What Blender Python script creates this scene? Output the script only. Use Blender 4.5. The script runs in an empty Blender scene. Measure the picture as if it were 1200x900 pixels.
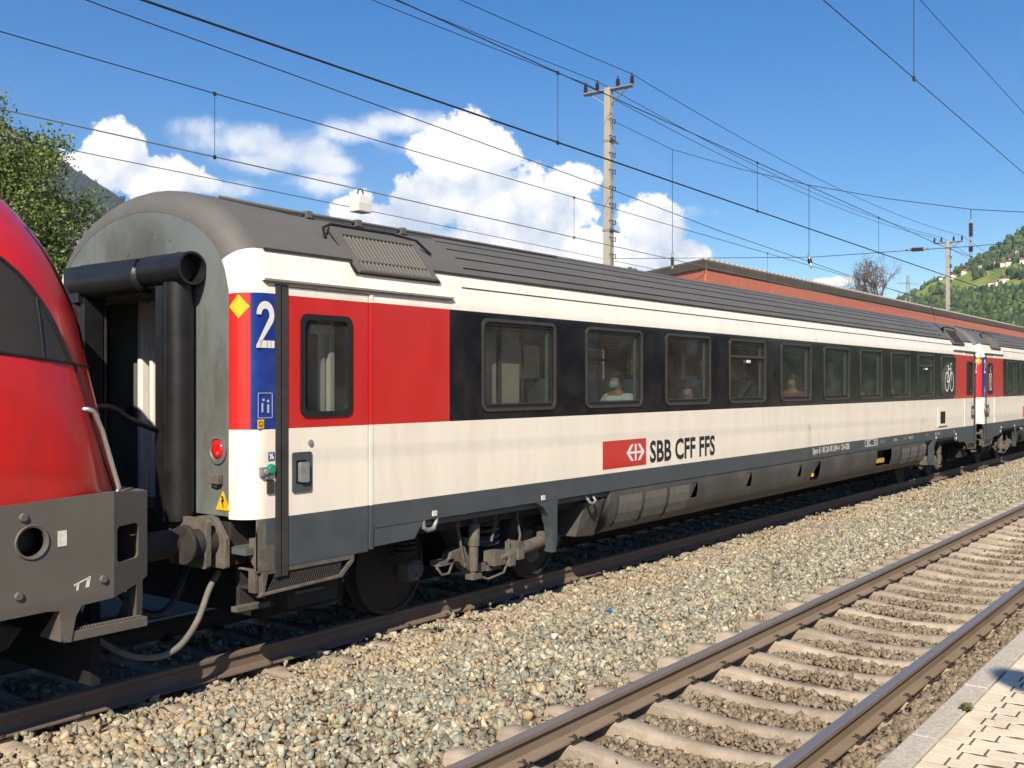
import bpy, bmesh, math, random
import numpy as np
from mathutils import Vector, Matrix
from mathutils.geometry import tessellate_polygon
random.seed(7); rng = np.random.default_rng(7)
scene = bpy.context.scene; col = scene.collection
R = math.radians
TH = R(37.083); CT, ST = math.cos(TH), math.sin(TH); EYE = 2.207

# ------------------------------------------------------------------ helpers
class MB:
    """collects pieces of geometry that become ONE mesh object"""
    def __init__(self): self.v, self.f, self.m = [], [], []
    def add(self, vs, fs, m=0):
        o = len(self.v); self.v += [tuple(p) for p in vs]
        for f in fs: self.f.append(tuple(i+o for i in f)); self.m.append(m)
        return self
    def box(self, x0, x1, y0, y1, z0, z1, m=0):
        return self.add([(x0,y0,z0),(x1,y0,z0),(x1,y1,z0),(x0,y1,z0),(x0,y0,z1),(x1,y0,z1),(x1,y1,z1),(x0,y1,z1)],
                 [(3,2,1,0),(4,5,6,7),(0,1,5,4),(1,2,6,5),(2,3,7,6),(3,0,4,7)], m)
    def prism(self, poly, fn, d0, d1, m=0):
        n = len(poly)
        vs = [fn(u,v,d0) for u,v in poly]+[fn(u,v,d1) for u,v in poly]
        fs = [tuple(range(n))[::-1], tuple(range(n,2*n))]+[(i,(i+1)%n,n+(i+1)%n,n+i) for i in range(n)]
        return self.add(vs, fs, m)
    def plate(self, outer, holes, fn, d0, d1, m=0):
        loops = [outer]+list(holes); flat = [p for l in loops for p in l]; n = len(flat)
        tris = tessellate_polygon([[Vector((u,v,0)) for u,v in l] for l in loops])
        vs = [fn(u,v,d0) for u,v in flat]+[fn(u,v,d1) for u,v in flat]
        fs = [tuple(t) for t in tris]+[tuple(i+n for i in t[::-1]) for t in tris]
        o = 0
        for l in loops:
            k = len(l); fs += [(o+i,o+(i+1)%k,n+o+(i+1)%k,n+o+i) for i in range(k)]; o += k
        return self.add(vs, fs, m)
    def tube(self, path, r, n=8, m=0, closed=False):
        P = [Vector(p) for p in path]; k = len(P); rs = r if isinstance(r,(list,tuple)) else [r]*k
        rings = []; prev = None
        for i,p in enumerate(P):
            if closed: t = P[(i+1)%k]-P[i-1]
            else: t = P[min(i+1,k-1)]-P[max(i-1,0)]
            t.normalize()
            if prev is None:
                a = Vector((0,0,1)) if abs(t.z)<.9 else Vector((1,0,0)); u = t.cross(a).normalized()
            else:
                u = prev-t*prev.dot(t)
                u = u.normalized() if u.length>1e-6 else t.orthogonal().normalized()
            prev = u; w = t.cross(u)
            rings.append([p+(u*math.cos(2*math.pi*j/n)+w*math.sin(2*math.pi*j/n))*rs[i] for j in range(n)])
        vs = [q for g in rings for q in g]; fs = []
        for i in range(k if closed else k-1):
            a, b = i*n, ((i+1)%k)*n
            fs += [(a+j,a+(j+1)%n,b+(j+1)%n,b+j) for j in range(n)]
        if not closed: fs += [tuple(range(n))[::-1], tuple(range((k-1)*n,k*n))]
        return self.add(vs, fs, m)
    def cyl(self, p0, p1, r0, r1=None, n=16, m=0):
        return self.tube([p0,p1],[r0, r0 if r1 is None else r1], n, m)
    def lathe(self, prof, org, axis, n=24, m=0, cap=True):
        """prof: (radius, distance along the axis)"""
        a = Vector(axis).normalized(); u = a.orthogonal().normalized(); w = a.cross(u); o = Vector(org)
        vs = [o+a*d+(u*math.cos(2*math.pi*j/n)+w*math.sin(2*math.pi*j/n))*r for r,d in prof for j in range(n)]
        fs = [(i*n+j,i*n+(j+1)%n,(i+1)*n+(j+1)%n,(i+1)*n+j) for i in range(len(prof)-1) for j in range(n)]
        if cap: fs += [tuple(range(n))[::-1], tuple(range((len(prof)-1)*n,len(prof)*n))]
        return self.add(vs, fs, m)
    def grid(self, us, vs_, fn, matf=None, hole=None, m=0):
        nu, nv = len(us), len(vs_)
        vs = [fn(u,v) for u in us for v in vs_]; o = len(self.v); self.v += [tuple(p) for p in vs]
        for i in range(nu-1):
            for j in range(nv-1):
                uc, vc = (us[i]+us[i+1])/2, (vs_[j]+vs_[j+1])/2
                if hole and hole(uc,vc): continue
                self.f.append((o+i*nv+j,o+(i+1)*nv+j,o+(i+1)*nv+j+1,o+i*nv+j+1)); self.m.append(matf(uc,vc) if matf else m)
        return self
    def sphere(self, c, r, nu=12, nv=8, m=0):
        r = r if isinstance(r,(list,tuple)) else (r,)*3
        vs = [(c[0]+r[0]*math.sin(math.pi*i/nv)*math.cos(2*math.pi*j/nu), c[1]+r[1]*math.sin(math.pi*i/nv)*math.sin(2*math.pi*j/nu), c[2]+r[2]*math.cos(math.pi*i/nv)) for i in range(nv+1) for j in range(nu)]
        return self.add(vs, [(i*nu+j,(i+1)*nu+j,(i+1)*nu+(j+1)%nu,i*nu+(j+1)%nu) for i in range(nv) for j in range(nu)], m)
    def map(self, fn): self.v = [tuple(fn(*p)) for p in self.v]; return self
    def build(self, name, mats, parent=None, smooth=None, bevel=0, loc=None):
        me = bpy.data.meshes.new(name); me.from_pydata(self.v, [], self.f)
        mats = mats if isinstance(mats,(list,tuple)) else [mats]
        for x in mats: me.materials.append(x)
        me.polygons.foreach_set('material_index', self.m)
        bm = bmesh.new(); bm.from_mesh(me)
        bmesh.ops.remove_doubles(bm, verts=bm.verts, dist=1e-5)
        bmesh.ops.recalc_face_normals(bm, faces=bm.faces)
        if smooth:
            for f in bm.faces: f.smooth = True
            lim = R(smooth)
            for e in bm.edges:
                if len(e.link_faces)==2 and e.calc_face_angle(0)>lim: e.smooth = False
        bm.to_mesh(me); bm.free()
        return link(name, me, parent, bevel, loc)
def link(name, me, parent=None, bevel=0, loc=None):
    o = bpy.data.objects.new(name, me); col.objects.link(o)
    if parent: o.parent = parent
    if loc: o.location = loc
    if bevel:
        b = o.modifiers.new('bevel','BEVEL'); b.width = bevel; b.segments = 2; b.limit_method = 'ANGLE'; b.angle_limit = R(35)
    return o
def thing(name, loc, label, cat, group=None):
    o = bpy.data.objects.new(name, None); col.objects.link(o); o.location = loc
    return tag(o, label, cat, group)
def tag(o, label=None, cat=None, group=None, kind=None):
    if label: o['label'] = label
    if cat: o['category'] = cat
    if group: o['group'] = group
    if kind: o['kind'] = kind
    return o
def copy_tree(o, parent=None):
    c = o.copy(); col.objects.link(c)
    if parent: c.parent = parent
    for ch in o.children: copy_tree(ch, c)
    return c
def raw_mesh(name, V, F, mats, colors=None, parent=None, smooth=False):
    """numpy verts (n,3), faces (m,k) of one size"""
    me = bpy.data.meshes.new(name); n, m, k = len(V), len(F), F.shape[1]
    me.vertices.add(n); me.vertices.foreach_set('co', np.ascontiguousarray(V,dtype=np.float32).ravel())
    me.loops.add(m*k); me.loops.foreach_set('vertex_index', np.ascontiguousarray(F,dtype=np.int32).ravel())
    me.polygons.add(m); me.polygons.foreach_set('loop_start', np.arange(0,m*k,k,dtype=np.int32))
    me.polygons.foreach_set('loop_total', np.full(m,k,dtype=np.int32))
    if smooth: me.polygons.foreach_set('use_smooth', np.ones(m,dtype=bool))
    for x in (mats if isinstance(mats,(list,tuple)) else [mats]): me.materials.append(x)
    if colors is not None:
        a = me.color_attributes.new('tint','FLOAT_COLOR','POINT')
        c4 = np.ones((n,4),dtype=np.float32); c4[:,:3] = colors; a.data.foreach_set('color', c4.ravel())
    me.update(calc_edges=True); me.validate()
    return link(name, me, parent)
def rrect(u0,u1,v0,v1,r,n=6):
    out = []
    for cu,cv,a0 in ((u1-r,v0+r,-90),(u1-r,v1-r,0),(u0+r,v1-r,90),(u0+r,v0+r,180)):
        out += [(cu+r*math.cos(R(a0+90*i/n)), cv+r*math.sin(R(a0+90*i/n))) for i in range(n+1)]
    return out
def circ(cu,cv,r,n=24): return [(cu+r*math.cos(2*math.pi*i/n), cv+r*math.sin(2*math.pi*i/n)) for i in range(n)]
def XZ(u,v,d): return (u,d,v)      # plate in the x-z plane, d along y
def YZ(u,v,d): return (d,u,v)
def proj(x,y,z):
    d = x*CT+y*ST; return 600+1200*(x*ST-y*CT)/d, 450+1200*(EYE-z)/d, d
def at(px,py,dep):
    r = (px-600)/1200*dep; return (dep*CT+r*ST, dep*ST-r*CT, EYE-(py-450)*dep/1200)

# ------------------------------------------------------------------ materials
def N(nt, t, **kw):
    n = nt.nodes.new(t)
    for k,v in kw.items():
        if k in n.inputs.keys(): n.inputs[k].default_value = v
        else: setattr(n,k,v)
    return n
def mat(name, c, rough=.5, metal=0, var=.12, scale=6, bump=0, bscale=60, coat=0, dirt=None, dscale=3, damt=.5, stretch=(1,1,1), spec=.5, attr=None, trans=0):
    m = bpy.data.materials.new(name); m.use_nodes = True; nt = m.node_tree; L = nt.links.new
    b = nt.nodes['Principled BSDF']; b.inputs['Roughness'].default_value = rough; b.inputs['Metallic'].default_value = metal
    b.inputs['Coat Weight'].default_value = coat; b.inputs['Coat Roughness'].default_value = .08; b.inputs['Specular IOR Level'].default_value = spec
    tc = N(nt,'ShaderNodeTexCoord'); mp = N(nt,'ShaderNodeMapping'); mp.inputs['Scale'].default_value = stretch
    L(tc.outputs['Object'], mp.inputs['Vector'])
    no = N(nt,'ShaderNodeTexNoise', Scale=scale, Detail=6.0, Roughness=.62); L(mp.outputs[0], no.inputs['Vector'])
    mr = N(nt,'ShaderNodeMapRange'); mr.inputs['From Min'].default_value=.3; mr.inputs['From Max'].default_value=.7
    mr.inputs['To Min'].default_value=1-var; mr.inputs['To Max'].default_value=1+var; L(no.outputs['Fac'], mr.inputs['Value'])
    vm = N(nt,'ShaderNodeVectorMath', operation='SCALE')
    if attr:
        at_ = N(nt,'ShaderNodeAttribute', attribute_name=attr); L(at_.outputs['Color'], vm.inputs[0])
    else: vm.inputs[0].default_value = c
    L(mr.outputs[0], vm.inputs['Scale']); out = vm.outputs[0]
    if dirt:
        n2 = N(nt,'ShaderNodeTexNoise', Scale=dscale, Detail=8.0, Roughness=.7); L(mp.outputs[0], n2.inputs['Vector'])
        r2 = N(nt,'ShaderNodeMapRange'); r2.inputs['From Min'].default_value=.45; r2.inputs['From Max'].default_value=.75
        r2.inputs['To Max'].default_value=damt; L(n2.outputs['Fac'], r2.inputs['Value'])
        mx = N(nt,'ShaderNodeMix', data_type='RGBA'); L(r2.outputs[0], mx.inputs[0]); L(out, mx.inputs[6]); mx.inputs[7].default_value=(*dirt,1); out = mx.outputs[2]
    L(out, b.inputs['Base Color'])
    r3 = N(nt,'ShaderNodeMapRange'); r3.inputs['To Min'].default_value=max(.02,rough-.08); r3.inputs['To Max'].default_value=min(1,rough+.1)
    L(no.outputs['Fac'], r3.inputs['Value']); L(r3.outputs[0], b.inputs['Roughness'])
    if bump:
        n3 = N(nt,'ShaderNodeTexNoise', Scale=bscale, Detail=5.0); L(mp.outputs[0], n3.inputs['Vector'])
        bp = N(nt,'ShaderNodeBump', Strength=bump, Distance=.02); L(n3.outputs['Fac'], bp.inputs['Height']); L(bp.outputs[0], b.inputs['Normal'])
    if trans:
        td = N(nt,'ShaderNodeBsdfTranslucent'); L(out, td.inputs['Color']); ms = N(nt,'ShaderNodeMixShader'); ms.inputs[0].default_value = trans
        o = nt.nodes['Material Output']; L(b.outputs[0], ms.inputs[1]); L(td.outputs[0], ms.inputs[2]); L(ms.outputs[0], o.inputs['Surface'])
    return m
def glass(name, tint, refl=1.0, base=.04):
    m = bpy.data.materials.new(name); m.use_nodes = True; nt = m.node_tree; nt.nodes.clear(); L = nt.links.new
    o = N(nt,'ShaderNodeOutputMaterial'); t = N(nt,'ShaderNodeBsdfTransparent'); t.inputs['Color'].default_value=(*tint,1)
    g = N(nt,'ShaderNodeBsdfGlossy', Roughness=.01); g.inputs['Color'].default_value=(.9,.95,.95,1)
    tc = N(nt,'ShaderNodeTexCoord'); no = N(nt,'ShaderNodeTexNoise', Scale=1.3, Detail=1.0); L(tc.outputs['Object'], no.inputs['Vector'])
    bp = N(nt,'ShaderNodeBump', Strength=.05, Distance=.05); L(no.outputs['Fac'], bp.inputs['Height']); L(bp.outputs[0], g.inputs['Normal'])
    lw = N(nt,'ShaderNodeLayerWeight', Blend=.5); pw = N(nt,'ShaderNodeMath', operation='POWER'); L(lw.outputs['Facing'], pw.inputs[0]); pw.inputs[1].default_value=5
    ma = N(nt,'ShaderNodeMath', operation='MULTIPLY_ADD'); L(pw.outputs[0], ma.inputs[0]); ma.inputs[1].default_value=refl; ma.inputs[2].default_value=base
    ms = N(nt,'ShaderNodeMixShader'); df = N(nt,'ShaderNodeBsdfDiffuse'); df.inputs['Color'].default_value = (.30,.29,.26,1); n2 = N(nt,'ShaderNodeTexNoise', Scale=2.2, Detail=6.0); L(tc.outputs['Object'], n2.inputs['Vector'])
    r2 = N(nt,'ShaderNodeMapRange'); r2.inputs['From Min'].default_value=.3; r2.inputs['From Max'].default_value=.75; r2.inputs['To Min'].default_value=.03; r2.inputs['To Max'].default_value=.17; L(n2.outputs['Fac'], r2.inputs['Value'])
    md = N(nt,'ShaderNodeMixShader'); L(r2.outputs[0], md.inputs[0]); L(t.outputs[0], md.inputs[1]); L(df.outputs[0], md.inputs[2])
    L(ma.outputs[0], ms.inputs[0]); L(md.outputs[0], ms.inputs[1]); L(g.outputs[0], ms.inputs[2]); L(ms.outputs[0], o.inputs['Surface'])
    return m
DUST = (.22,.17,.12)
M = dict(
 white=mat('cream_paint',(.90,.825,.70),.32,var=.035,scale=2.2,coat=.25,dirt=(.52,.42,.30),dscale=2.4,damt=.26,stretch=(1.6,1.6,.28),bump=.05,bscale=1.6),
 red=mat('red_paint',(.56,.022,.018),.3,var=.06,scale=3,coat=.3,bump=.05,bscale=1.6,dirt=(.42,.08,.06),dscale=2,damt=.25,stretch=(1,1,.4)),
 black=mat('black_band_paint',(.008,.009,.012),.2,var=.2,scale=3,coat=.25,spec=.3,bump=.08,bscale=1.4,dirt=(.05,.045,.04),dscale=3,damt=.35),
 blue=mat('blue_paint',(.010,.035,.22),.3,var=.06,coat=.3,dirt=(.10,.13,.28),dscale=4,damt=.25),
 yellow=mat('yellow_paint',(.80,.46,.015),.4,var=.08),
 grey=mat('slate_skirt_paint',(.062,.076,.085),.42,var=.1,scale=4,dirt=(.14,.13,.12),dscale=3,damt=.25),
 endgrey=mat('grey_end_paint',(.15,.17,.165),.5,var=.12,scale=3,dirt=(.075,.066,.055),dscale=1.3,damt=1.0,stretch=(1,1.4,.6)),
 roof=mat('roof_paint',(.112,.109,.100),.62,var=.10,scale=2.5,bump=.04,dirt=(.15,.13,.11),dscale=2,damt=.4,stretch=(.5,1,1)),
 grime=mat('running_gear_dust',(.125,.11,.09),.85,var=.3,scale=9,bump=.25,bscale=40,dirt=(.05,.045,.04),dscale=5,damt=.7),
 gear=mat('dark_running_gear',(.028,.025,.022),.8,var=.3,scale=9,bump=.2,bscale=40),
 fair=mat('dusty_fairing',(.066,.065,.058),.6,var=.12,scale=2.5,dirt=(.17,.145,.11),dscale=1.5,damt=.55),
 slat=mat('grille_slat',(.075,.073,.066),.6,var=.1),
 louvre=mat('louvre_panel',(.135,.127,.11),.7,var=.15,scale=8),
 rubber=mat('black_rubber',(.011,.011,.012),.38,var=.3,scale=5,bump=.08,bscale=20,dirt=(.045,.04,.036),dscale=4,damt=.3),
 rubber2=mat('seal_rubber',(.012,.012,.013),.5,var=.2),
 frame=mat('window_frame_metal',(.075,.066,.054),.4,metal=.4,var=.1),
 guide=mat('door_guide',(.045,.042,.038),.5,var=.2),
 steel=mat('handrail_steel',(.62,.60,.56),.3,metal=.8,var=.08),
 zinc=mat('zinc',(.35,.35,.34),.5,metal=.5,var=.2,scale=15),
 decal=mat('white_decal',(.78,.77,.74),.5,var=.05), ink=mat('black_decal',(.02,.02,.024),.5),
 smalltxt=mat('small_lettering',(.62,.60,.53),.6,var=.2,scale=20), ytxt=mat('yellow_lettering',(.5,.36,.05),.6),
 green=mat('green_button',(.02,.24,.14),.4), interior=mat('interior_wall',(.36,.35,.33),.6,var=.08), beige=mat('beige_panel',(.55,.49,.41),.5,var=.04),
 seat=mat('seat_fabric',(.03,.05,.06),.85,var=.3,scale=12), darkint=mat('dark_vestibule',(.10,.105,.105),.6), table=mat('table_top',(.35,.34,.32),.4),
 curtain=mat('curtain_edge',(.12,.17,.16),.7),
 loco=mat('engine_red',(.56,.013,.011),.33,var=.06,scale=2,coat=.25,dirt=(.20,.025,.02),dscale=2.6,damt=.55,stretch=(1.2,1.2,.3)),
 locogrey=mat('engine_grey',(.105,.095,.082),.62,var=.08,scale=3,bump=.05,bscale=90,dirt=(.14,.12,.10),dscale=2,damt=.4),
 locoglass=mat('dark_engine_glass',(.040,.034,.028),.3,var=.1,scale=2,spec=.3),
 dark=mat('void_black',(.008,.008,.008),.9), 
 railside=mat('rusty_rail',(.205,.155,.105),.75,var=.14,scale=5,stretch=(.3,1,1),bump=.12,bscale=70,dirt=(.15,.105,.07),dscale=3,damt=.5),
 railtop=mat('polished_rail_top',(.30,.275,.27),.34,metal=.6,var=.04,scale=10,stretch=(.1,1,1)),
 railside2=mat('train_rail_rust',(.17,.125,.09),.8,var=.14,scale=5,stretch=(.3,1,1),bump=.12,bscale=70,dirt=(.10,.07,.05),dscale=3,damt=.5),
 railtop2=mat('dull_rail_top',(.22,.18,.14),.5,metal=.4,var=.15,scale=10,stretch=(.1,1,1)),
 sleeper=mat('sleeper_concrete',(.385,.325,.25),.9,var=.2,scale=7,bump=.3,bscale=60,dirt=(.21,.15,.095),dscale=4,damt=.8),
 clip=mat('clip_steel',(.035,.026,.02),.7,var=.3), stone=mat('ballast_stone',(1,1,1),.85,var=.30,scale=45,bump=.18,bscale=60,attr='tint'),
 conc=mat('kerb_concrete',(.50,.45,.37),.9,var=.22,scale=45,bump=.45,bscale=110,dirt=(.30,.25,.19),dscale=8,damt=.5),
 paver=mat('paver_concrete',(.74,.63,.46),.88,var=.14,scale=3.2,bump=.3,bscale=150,dirt=(.34,.28,.2),dscale=5,damt=.45),
 joint=mat('joint_soil',(.105,.088,.072),.95,var=.3,scale=20), mast=mat('mast_concrete',(.36,.335,.28),.9,var=.12,scale=6,bump=.2,stretch=(1,1,.3)),
 porcelain=mat('brown_insulator',(.055,.022,.018),.25,coat=.5), wire=mat('wire_bronze',(.035,.036,.04),.6,metal=.3), wire2=mat('bright_wire',(.30,.29,.27),.5,metal=.4),
 terracotta=mat('terracotta_fascia',(.56,.18,.11),.7,var=.06,scale=3), canopy=mat('canopy_roof_edge',(.095,.080,.062),.8,var=.18,scale=2,stretch=(1,1,.2)),
 soil=mat('verge',(.10,.105,.055),.95,var=.3,scale=.4), bed=mat('ballast_bed',(.19,.148,.10),.95,var=.35,scale=22,bump=.9,bscale=45),
 bark=mat('bark',(.07,.055,.04),.9,var=.3,bump=.4,bscale=25), bark2=mat('pale_bark',(.20,.12,.085),.9,var=.2),
 leaf=mat('leaf',(1,1,1),.55,var=.2,scale=1.2,attr='tint',trans=.3), twig=mat('dry_twig',(.14,.085,.075),.9,var=.2),
 skin=mat('skin',(.33,.18,.115),.5,var=.05), hair=mat('dark_hair',(.015,.011,.009),.5), wall=mat('white_plaster',(.78,.75,.70),.8,var=.05), tile=mat('roof_tile',(.13,.085,.065),.8,var=.2), redtile=mat('red_roof_tile',(.35,.14,.08),.8,var=.2),
 pane=mat('house_pane',(.03,.04,.05),.1), brick=mat('orange_render',(.42,.17,.08),.85,var=.1), plaster=mat('grey_render',(.10,.095,.085),.9,var=.1),
)
GL = glass('coach_glass',(.52,.56,.53),1.0,.085); GLD = glass('tinted_glass',(.30,.33,.32),1.0,.04)

def soot(m):
    """a fan of exhaust soot above the gangway, with its own fixed outline"""
    nt = m.node_tree; L = nt.links.new; b = nt.nodes['Principled BSDF']; src = b.inputs['Base Color'].links[0].from_socket
    tc = N(nt,'ShaderNodeTexCoord'); mp = N(nt,'ShaderNodeMapping'); mp.inputs['Location'].default_value = (0,0,-3.32*2.2); mp.inputs['Scale'].default_value = (0,1.35,2.2); L(tc.outputs['Object'], mp.inputs['Vector'])
    ln = N(nt,'ShaderNodeVectorMath', operation='LENGTH'); L(mp.outputs[0], ln.inputs[0]); no = N(nt,'ShaderNodeTexNoise', Scale=2.5, Detail=7.0); L(tc.outputs['Object'], no.inputs['Vector'])
    ad = N(nt,'ShaderNodeMath', operation='ADD'); L(ln.outputs['Value'], ad.inputs[0]); L(no.outputs['Fac'], ad.inputs[1])
    mr = N(nt,'ShaderNodeMapRange', interpolation_type='SMOOTHSTEP'); mr.inputs['From Min'].default_value=.55; mr.inputs['From Max'].default_value=1.5; mr.inputs['To Min'].default_value=.72; mr.inputs['To Max'].default_value=0; L(ad.outputs[0], mr.inputs['Value'])
    mx = N(nt,'ShaderNodeMix', data_type='RGBA'); L(mr.outputs[0], mx.inputs[0]); L(src, mx.inputs[6]); mx.inputs[7].default_value=(.062,.053,.042,1); L(mx.outputs[2], b.inputs['Base Color'])
soot(M['endgrey'])

def per_object(m, lo, hi):
    nt = m.node_tree; L = nt.links.new; b = nt.nodes['Principled BSDF']; src = b.inputs['Base Color'].links[0].from_socket
    oi = N(nt,'ShaderNodeObjectInfo'); mr = N(nt,'ShaderNodeMapRange'); mr.inputs['To Min'].default_value=lo; mr.inputs['To Max'].default_value=hi; L(oi.outputs['Random'], mr.inputs['Value'])
    vm = N(nt,'ShaderNodeVectorMath', operation='SCALE'); L(src, vm.inputs[0]); L(mr.outputs[0], vm.inputs['Scale']); L(vm.outputs[0], b.inputs['Base Color'])
per_object(M['sleeper'], .80, 1.14)

# ------------------------------------------------------------------ camera, sun, sky
cd = bpy.data.cameras.new('camera'); cam = bpy.data.objects.new('camera', cd); col.objects.link(cam); scene.camera = cam
cam.location = (0,0,EYE); cam.rotation_euler = (R(90),0,TH-R(90)); cd.sensor_width = 36; cd.lens = 36.0; cd.clip_start = .05; cd.clip_end = 12000
SL = Vector((1.7,1.0,-1.5)).normalized(); EL = math.asin(-SL.z); ROT = math.atan2(-SL.x,-SL.y)
sd = bpy.data.lights.new('sun','SUN'); so = bpy.data.objects.new('sun', sd); col.objects.link(so)
sd.energy = 5.0; sd.angle = R(.53); sd.color = (1,.885,.72); so.rotation_euler = SL.to_track_quat('-Z','Y').to_euler(); so.location = (-20,-20,30)
def build_world():
    w = bpy.data.worlds.new('World'); scene.world = w; w.use_nodes = True; nt = w.node_tree; nt.nodes.clear(); L = nt.links.new
    out = N(nt,'ShaderNodeOutputWorld'); bg = N(nt,'ShaderNodeBackground', Strength=.087); L(bg.outputs[0], out.inputs['Surface'])
    sky = N(nt,'ShaderNodeTexSky'); sky.sky_type = 'NISHITA'; sky.sun_disc = False; sky.sun_elevation = EL; sky.sun_rotation = ROT
    sky.air_density = 1.0; sky.dust_density = .15; sky.ozone_density = 1.6; sky.altitude = 600
    hs = N(nt,'ShaderNodeHueSaturation', Saturation=1.55, Value=1.0, Hue=.507); L(sky.outputs[0], hs.inputs['Color'])
    tc = N(nt,'ShaderNodeTexCoord'); D = tc.outputs['Generated']
    def Mth(op, a, b=None, c=None, clamp=False):
        n = N(nt,'ShaderNodeMath', operation=op); n.use_clamp = clamp
        for i,x in enumerate((a,b,c)):
            if x is None: continue
            if isinstance(x,(int,float)): n.inputs[i].default_value = x
            else: L(x, n.inputs[i])
        return n.outputs[0]
    sp = N(nt,'ShaderNodeSeparateXYZ'); L(D, sp.inputs[0])
    az = Mth('ARCTAN2', sp.outputs[1], sp.outputs[0]); el = Mth('ARCSINE', sp.outputs[2])
    # real sky directions of the cumulus heads: (azimuth, elevation, half width, half height, weight), all in degrees
    def ang(px,py): return 37.083-math.degrees(math.atan((px-600)/1200)), math.degrees(math.atan((450-py)/1200*math.cos(math.atan((px-600)/1200))))
    heads = [(545,185,80,42,1.0),(600,240,105,50,1.0),(500,235,60,45,1.0),(660,215,55,26,.8),(420,232,26,20,.75),(560,300,190,45,1.0),(690,300,80,34,1.0),(640,340,260,40,.9),
             (765,265,48,40,1.0),(805,300,40,24,.9),(740,300,50,30,1.0),(140,180,42,36,1.0),(180,205,60,28,1.0),(235,215,40,14,.8),(110,205,40,30,.9),(455,260,60,26,.95),(410,245,36,22,.9),
             (970,330,45,9,.8),(40,180,60,25,.5),(-150,250,200,60,.9),(1500,330,200,40,.7),(240,240,60,30,.5)]
    wisps = [(285,165,90,24,1.0),(345,180,60,24,1.0),(240,150,50,18,.9),(390,195,40,14,.9),(470,145,60,18,1.0),(420,155,50,16,.9),(380,215,50,16,.9),(265,222,40,12,1.0),(300,190,70,16,.9),(480,175,50,18,.8),(800,250,60,14,.7)]
    def dens(daz=0, de=0, heads=heads):
        tot = None
        a0 = Mth('ADD', az, daz) if daz else az; e0 = Mth('ADD', el, de) if de else el
        for px,py,wx,wy,k in heads:
            a,e = ang(px,py); rad = math.pi/180; wa = wx/1200*.9; we = wy/1200*.95
            u = Mth('MULTIPLY', Mth('SUBTRACT', a0, a*rad), 1/wa); v = Mth('MULTIPLY', Mth('SUBTRACT', e0, e*rad), 1/we)
            q = Mth('ADD', Mth('MULTIPLY',u,u), Mth('MULTIPLY',v,v))
            g = Mth('MULTIPLY', Mth('EXPONENT', Mth('MULTIPLY', q, -.75)), k)
            tot = g if tot is None else Mth('MAXIMUM', tot, g)
        return tot
    def noise(off, sc, det, rough):
        ad = N(nt,'ShaderNodeVectorMath', operation='ADD'); L(D, ad.inputs[0]); ad.inputs[1].default_value = off
        n = N(nt,'ShaderNodeTexNoise', Scale=sc, Detail=det, Roughness=rough); L(ad.outputs[0], n.inputs['Vector']); return n.outputs['Fac']
    n1 = noise((0,0,0), 9, 12, .60); n2 = noise((3.1,1.7,.4), 30, 10, .66); n3 = noise((.012,.016,-.030), 9, 12, .60)
    base = dens()
    d = Mth('ADD', base, Mth('ADD', Mth('MULTIPLY', Mth('SUBTRACT', n1, .5), 1.25), Mth('MULTIPLY', Mth('SUBTRACT', n2, .5), .88)))
    mask = N(nt,'ShaderNodeMapRange', interpolation_type='SMOOTHSTEP'); mask.inputs['From Min'].default_value=.45; mask.inputs['From Max'].default_value=.57; L(d, mask.inputs['Value'])
    wd = Mth('ADD', dens(heads=wisps), Mth('ADD', Mth('MULTIPLY', Mth('SUBTRACT', noise((7,2,1), 13, 12, .66), .5), 1.9), Mth('MULTIPLY', Mth('SUBTRACT', n2, .5), .5)))
    wm = N(nt,'ShaderNodeMapRange', interpolation_type='SMOOTHSTEP'); wm.inputs['From Min'].default_value=.42; wm.inputs['From Max'].default_value=1.1; wm.inputs['To Max'].default_value=.78; L(wd, wm.inputs['Value'])
    up = dens(0, .022)
    lit = Mth('ADD', Mth('MULTIPLY', Mth('SUBTRACT', n1, n3), 4.5), Mth('MULTIPLY', Mth('SUBTRACT', base, up), 1.0))
    lr = N(nt,'ShaderNodeMapRange'); lr.inputs['From Min'].default_value=-.55; lr.inputs['From Max'].default_value=.30; L(lit, lr.inputs['Value'])
    cc = N(nt,'ShaderNodeMix', data_type='RGBA'); L(lr.outputs[0], cc.inputs[0]); cc.inputs[6].default_value=(5.6,6.4,7.7,1); cc.inputs[7].default_value=(10.6,10.3,9.9,1)
    mx = N(nt,'ShaderNodeMix', data_type='RGBA'); L(Mth('MAXIMUM', mask.outputs[0], wm.outputs[0]), mx.inputs[0]); L(hs.outputs[0], mx.inputs[6]); L(cc.outputs[2], mx.inputs[7]); L(mx.outputs[2], bg.inputs['Color'])
build_world()
scene.view_settings.view_transform = 'Standard'; scene.view_settings.look = 'None'; scene.view_settings.gamma = 1; scene.view_settings.exposure = .66
scene.cycles.use_denoising = True; scene.cycles.max_bounces = 8; scene.cycles.transparent_max_bounces = 16; scene.cycles.caustics_reflective = False; scene.cycles.caustics_refractive = False

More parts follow.
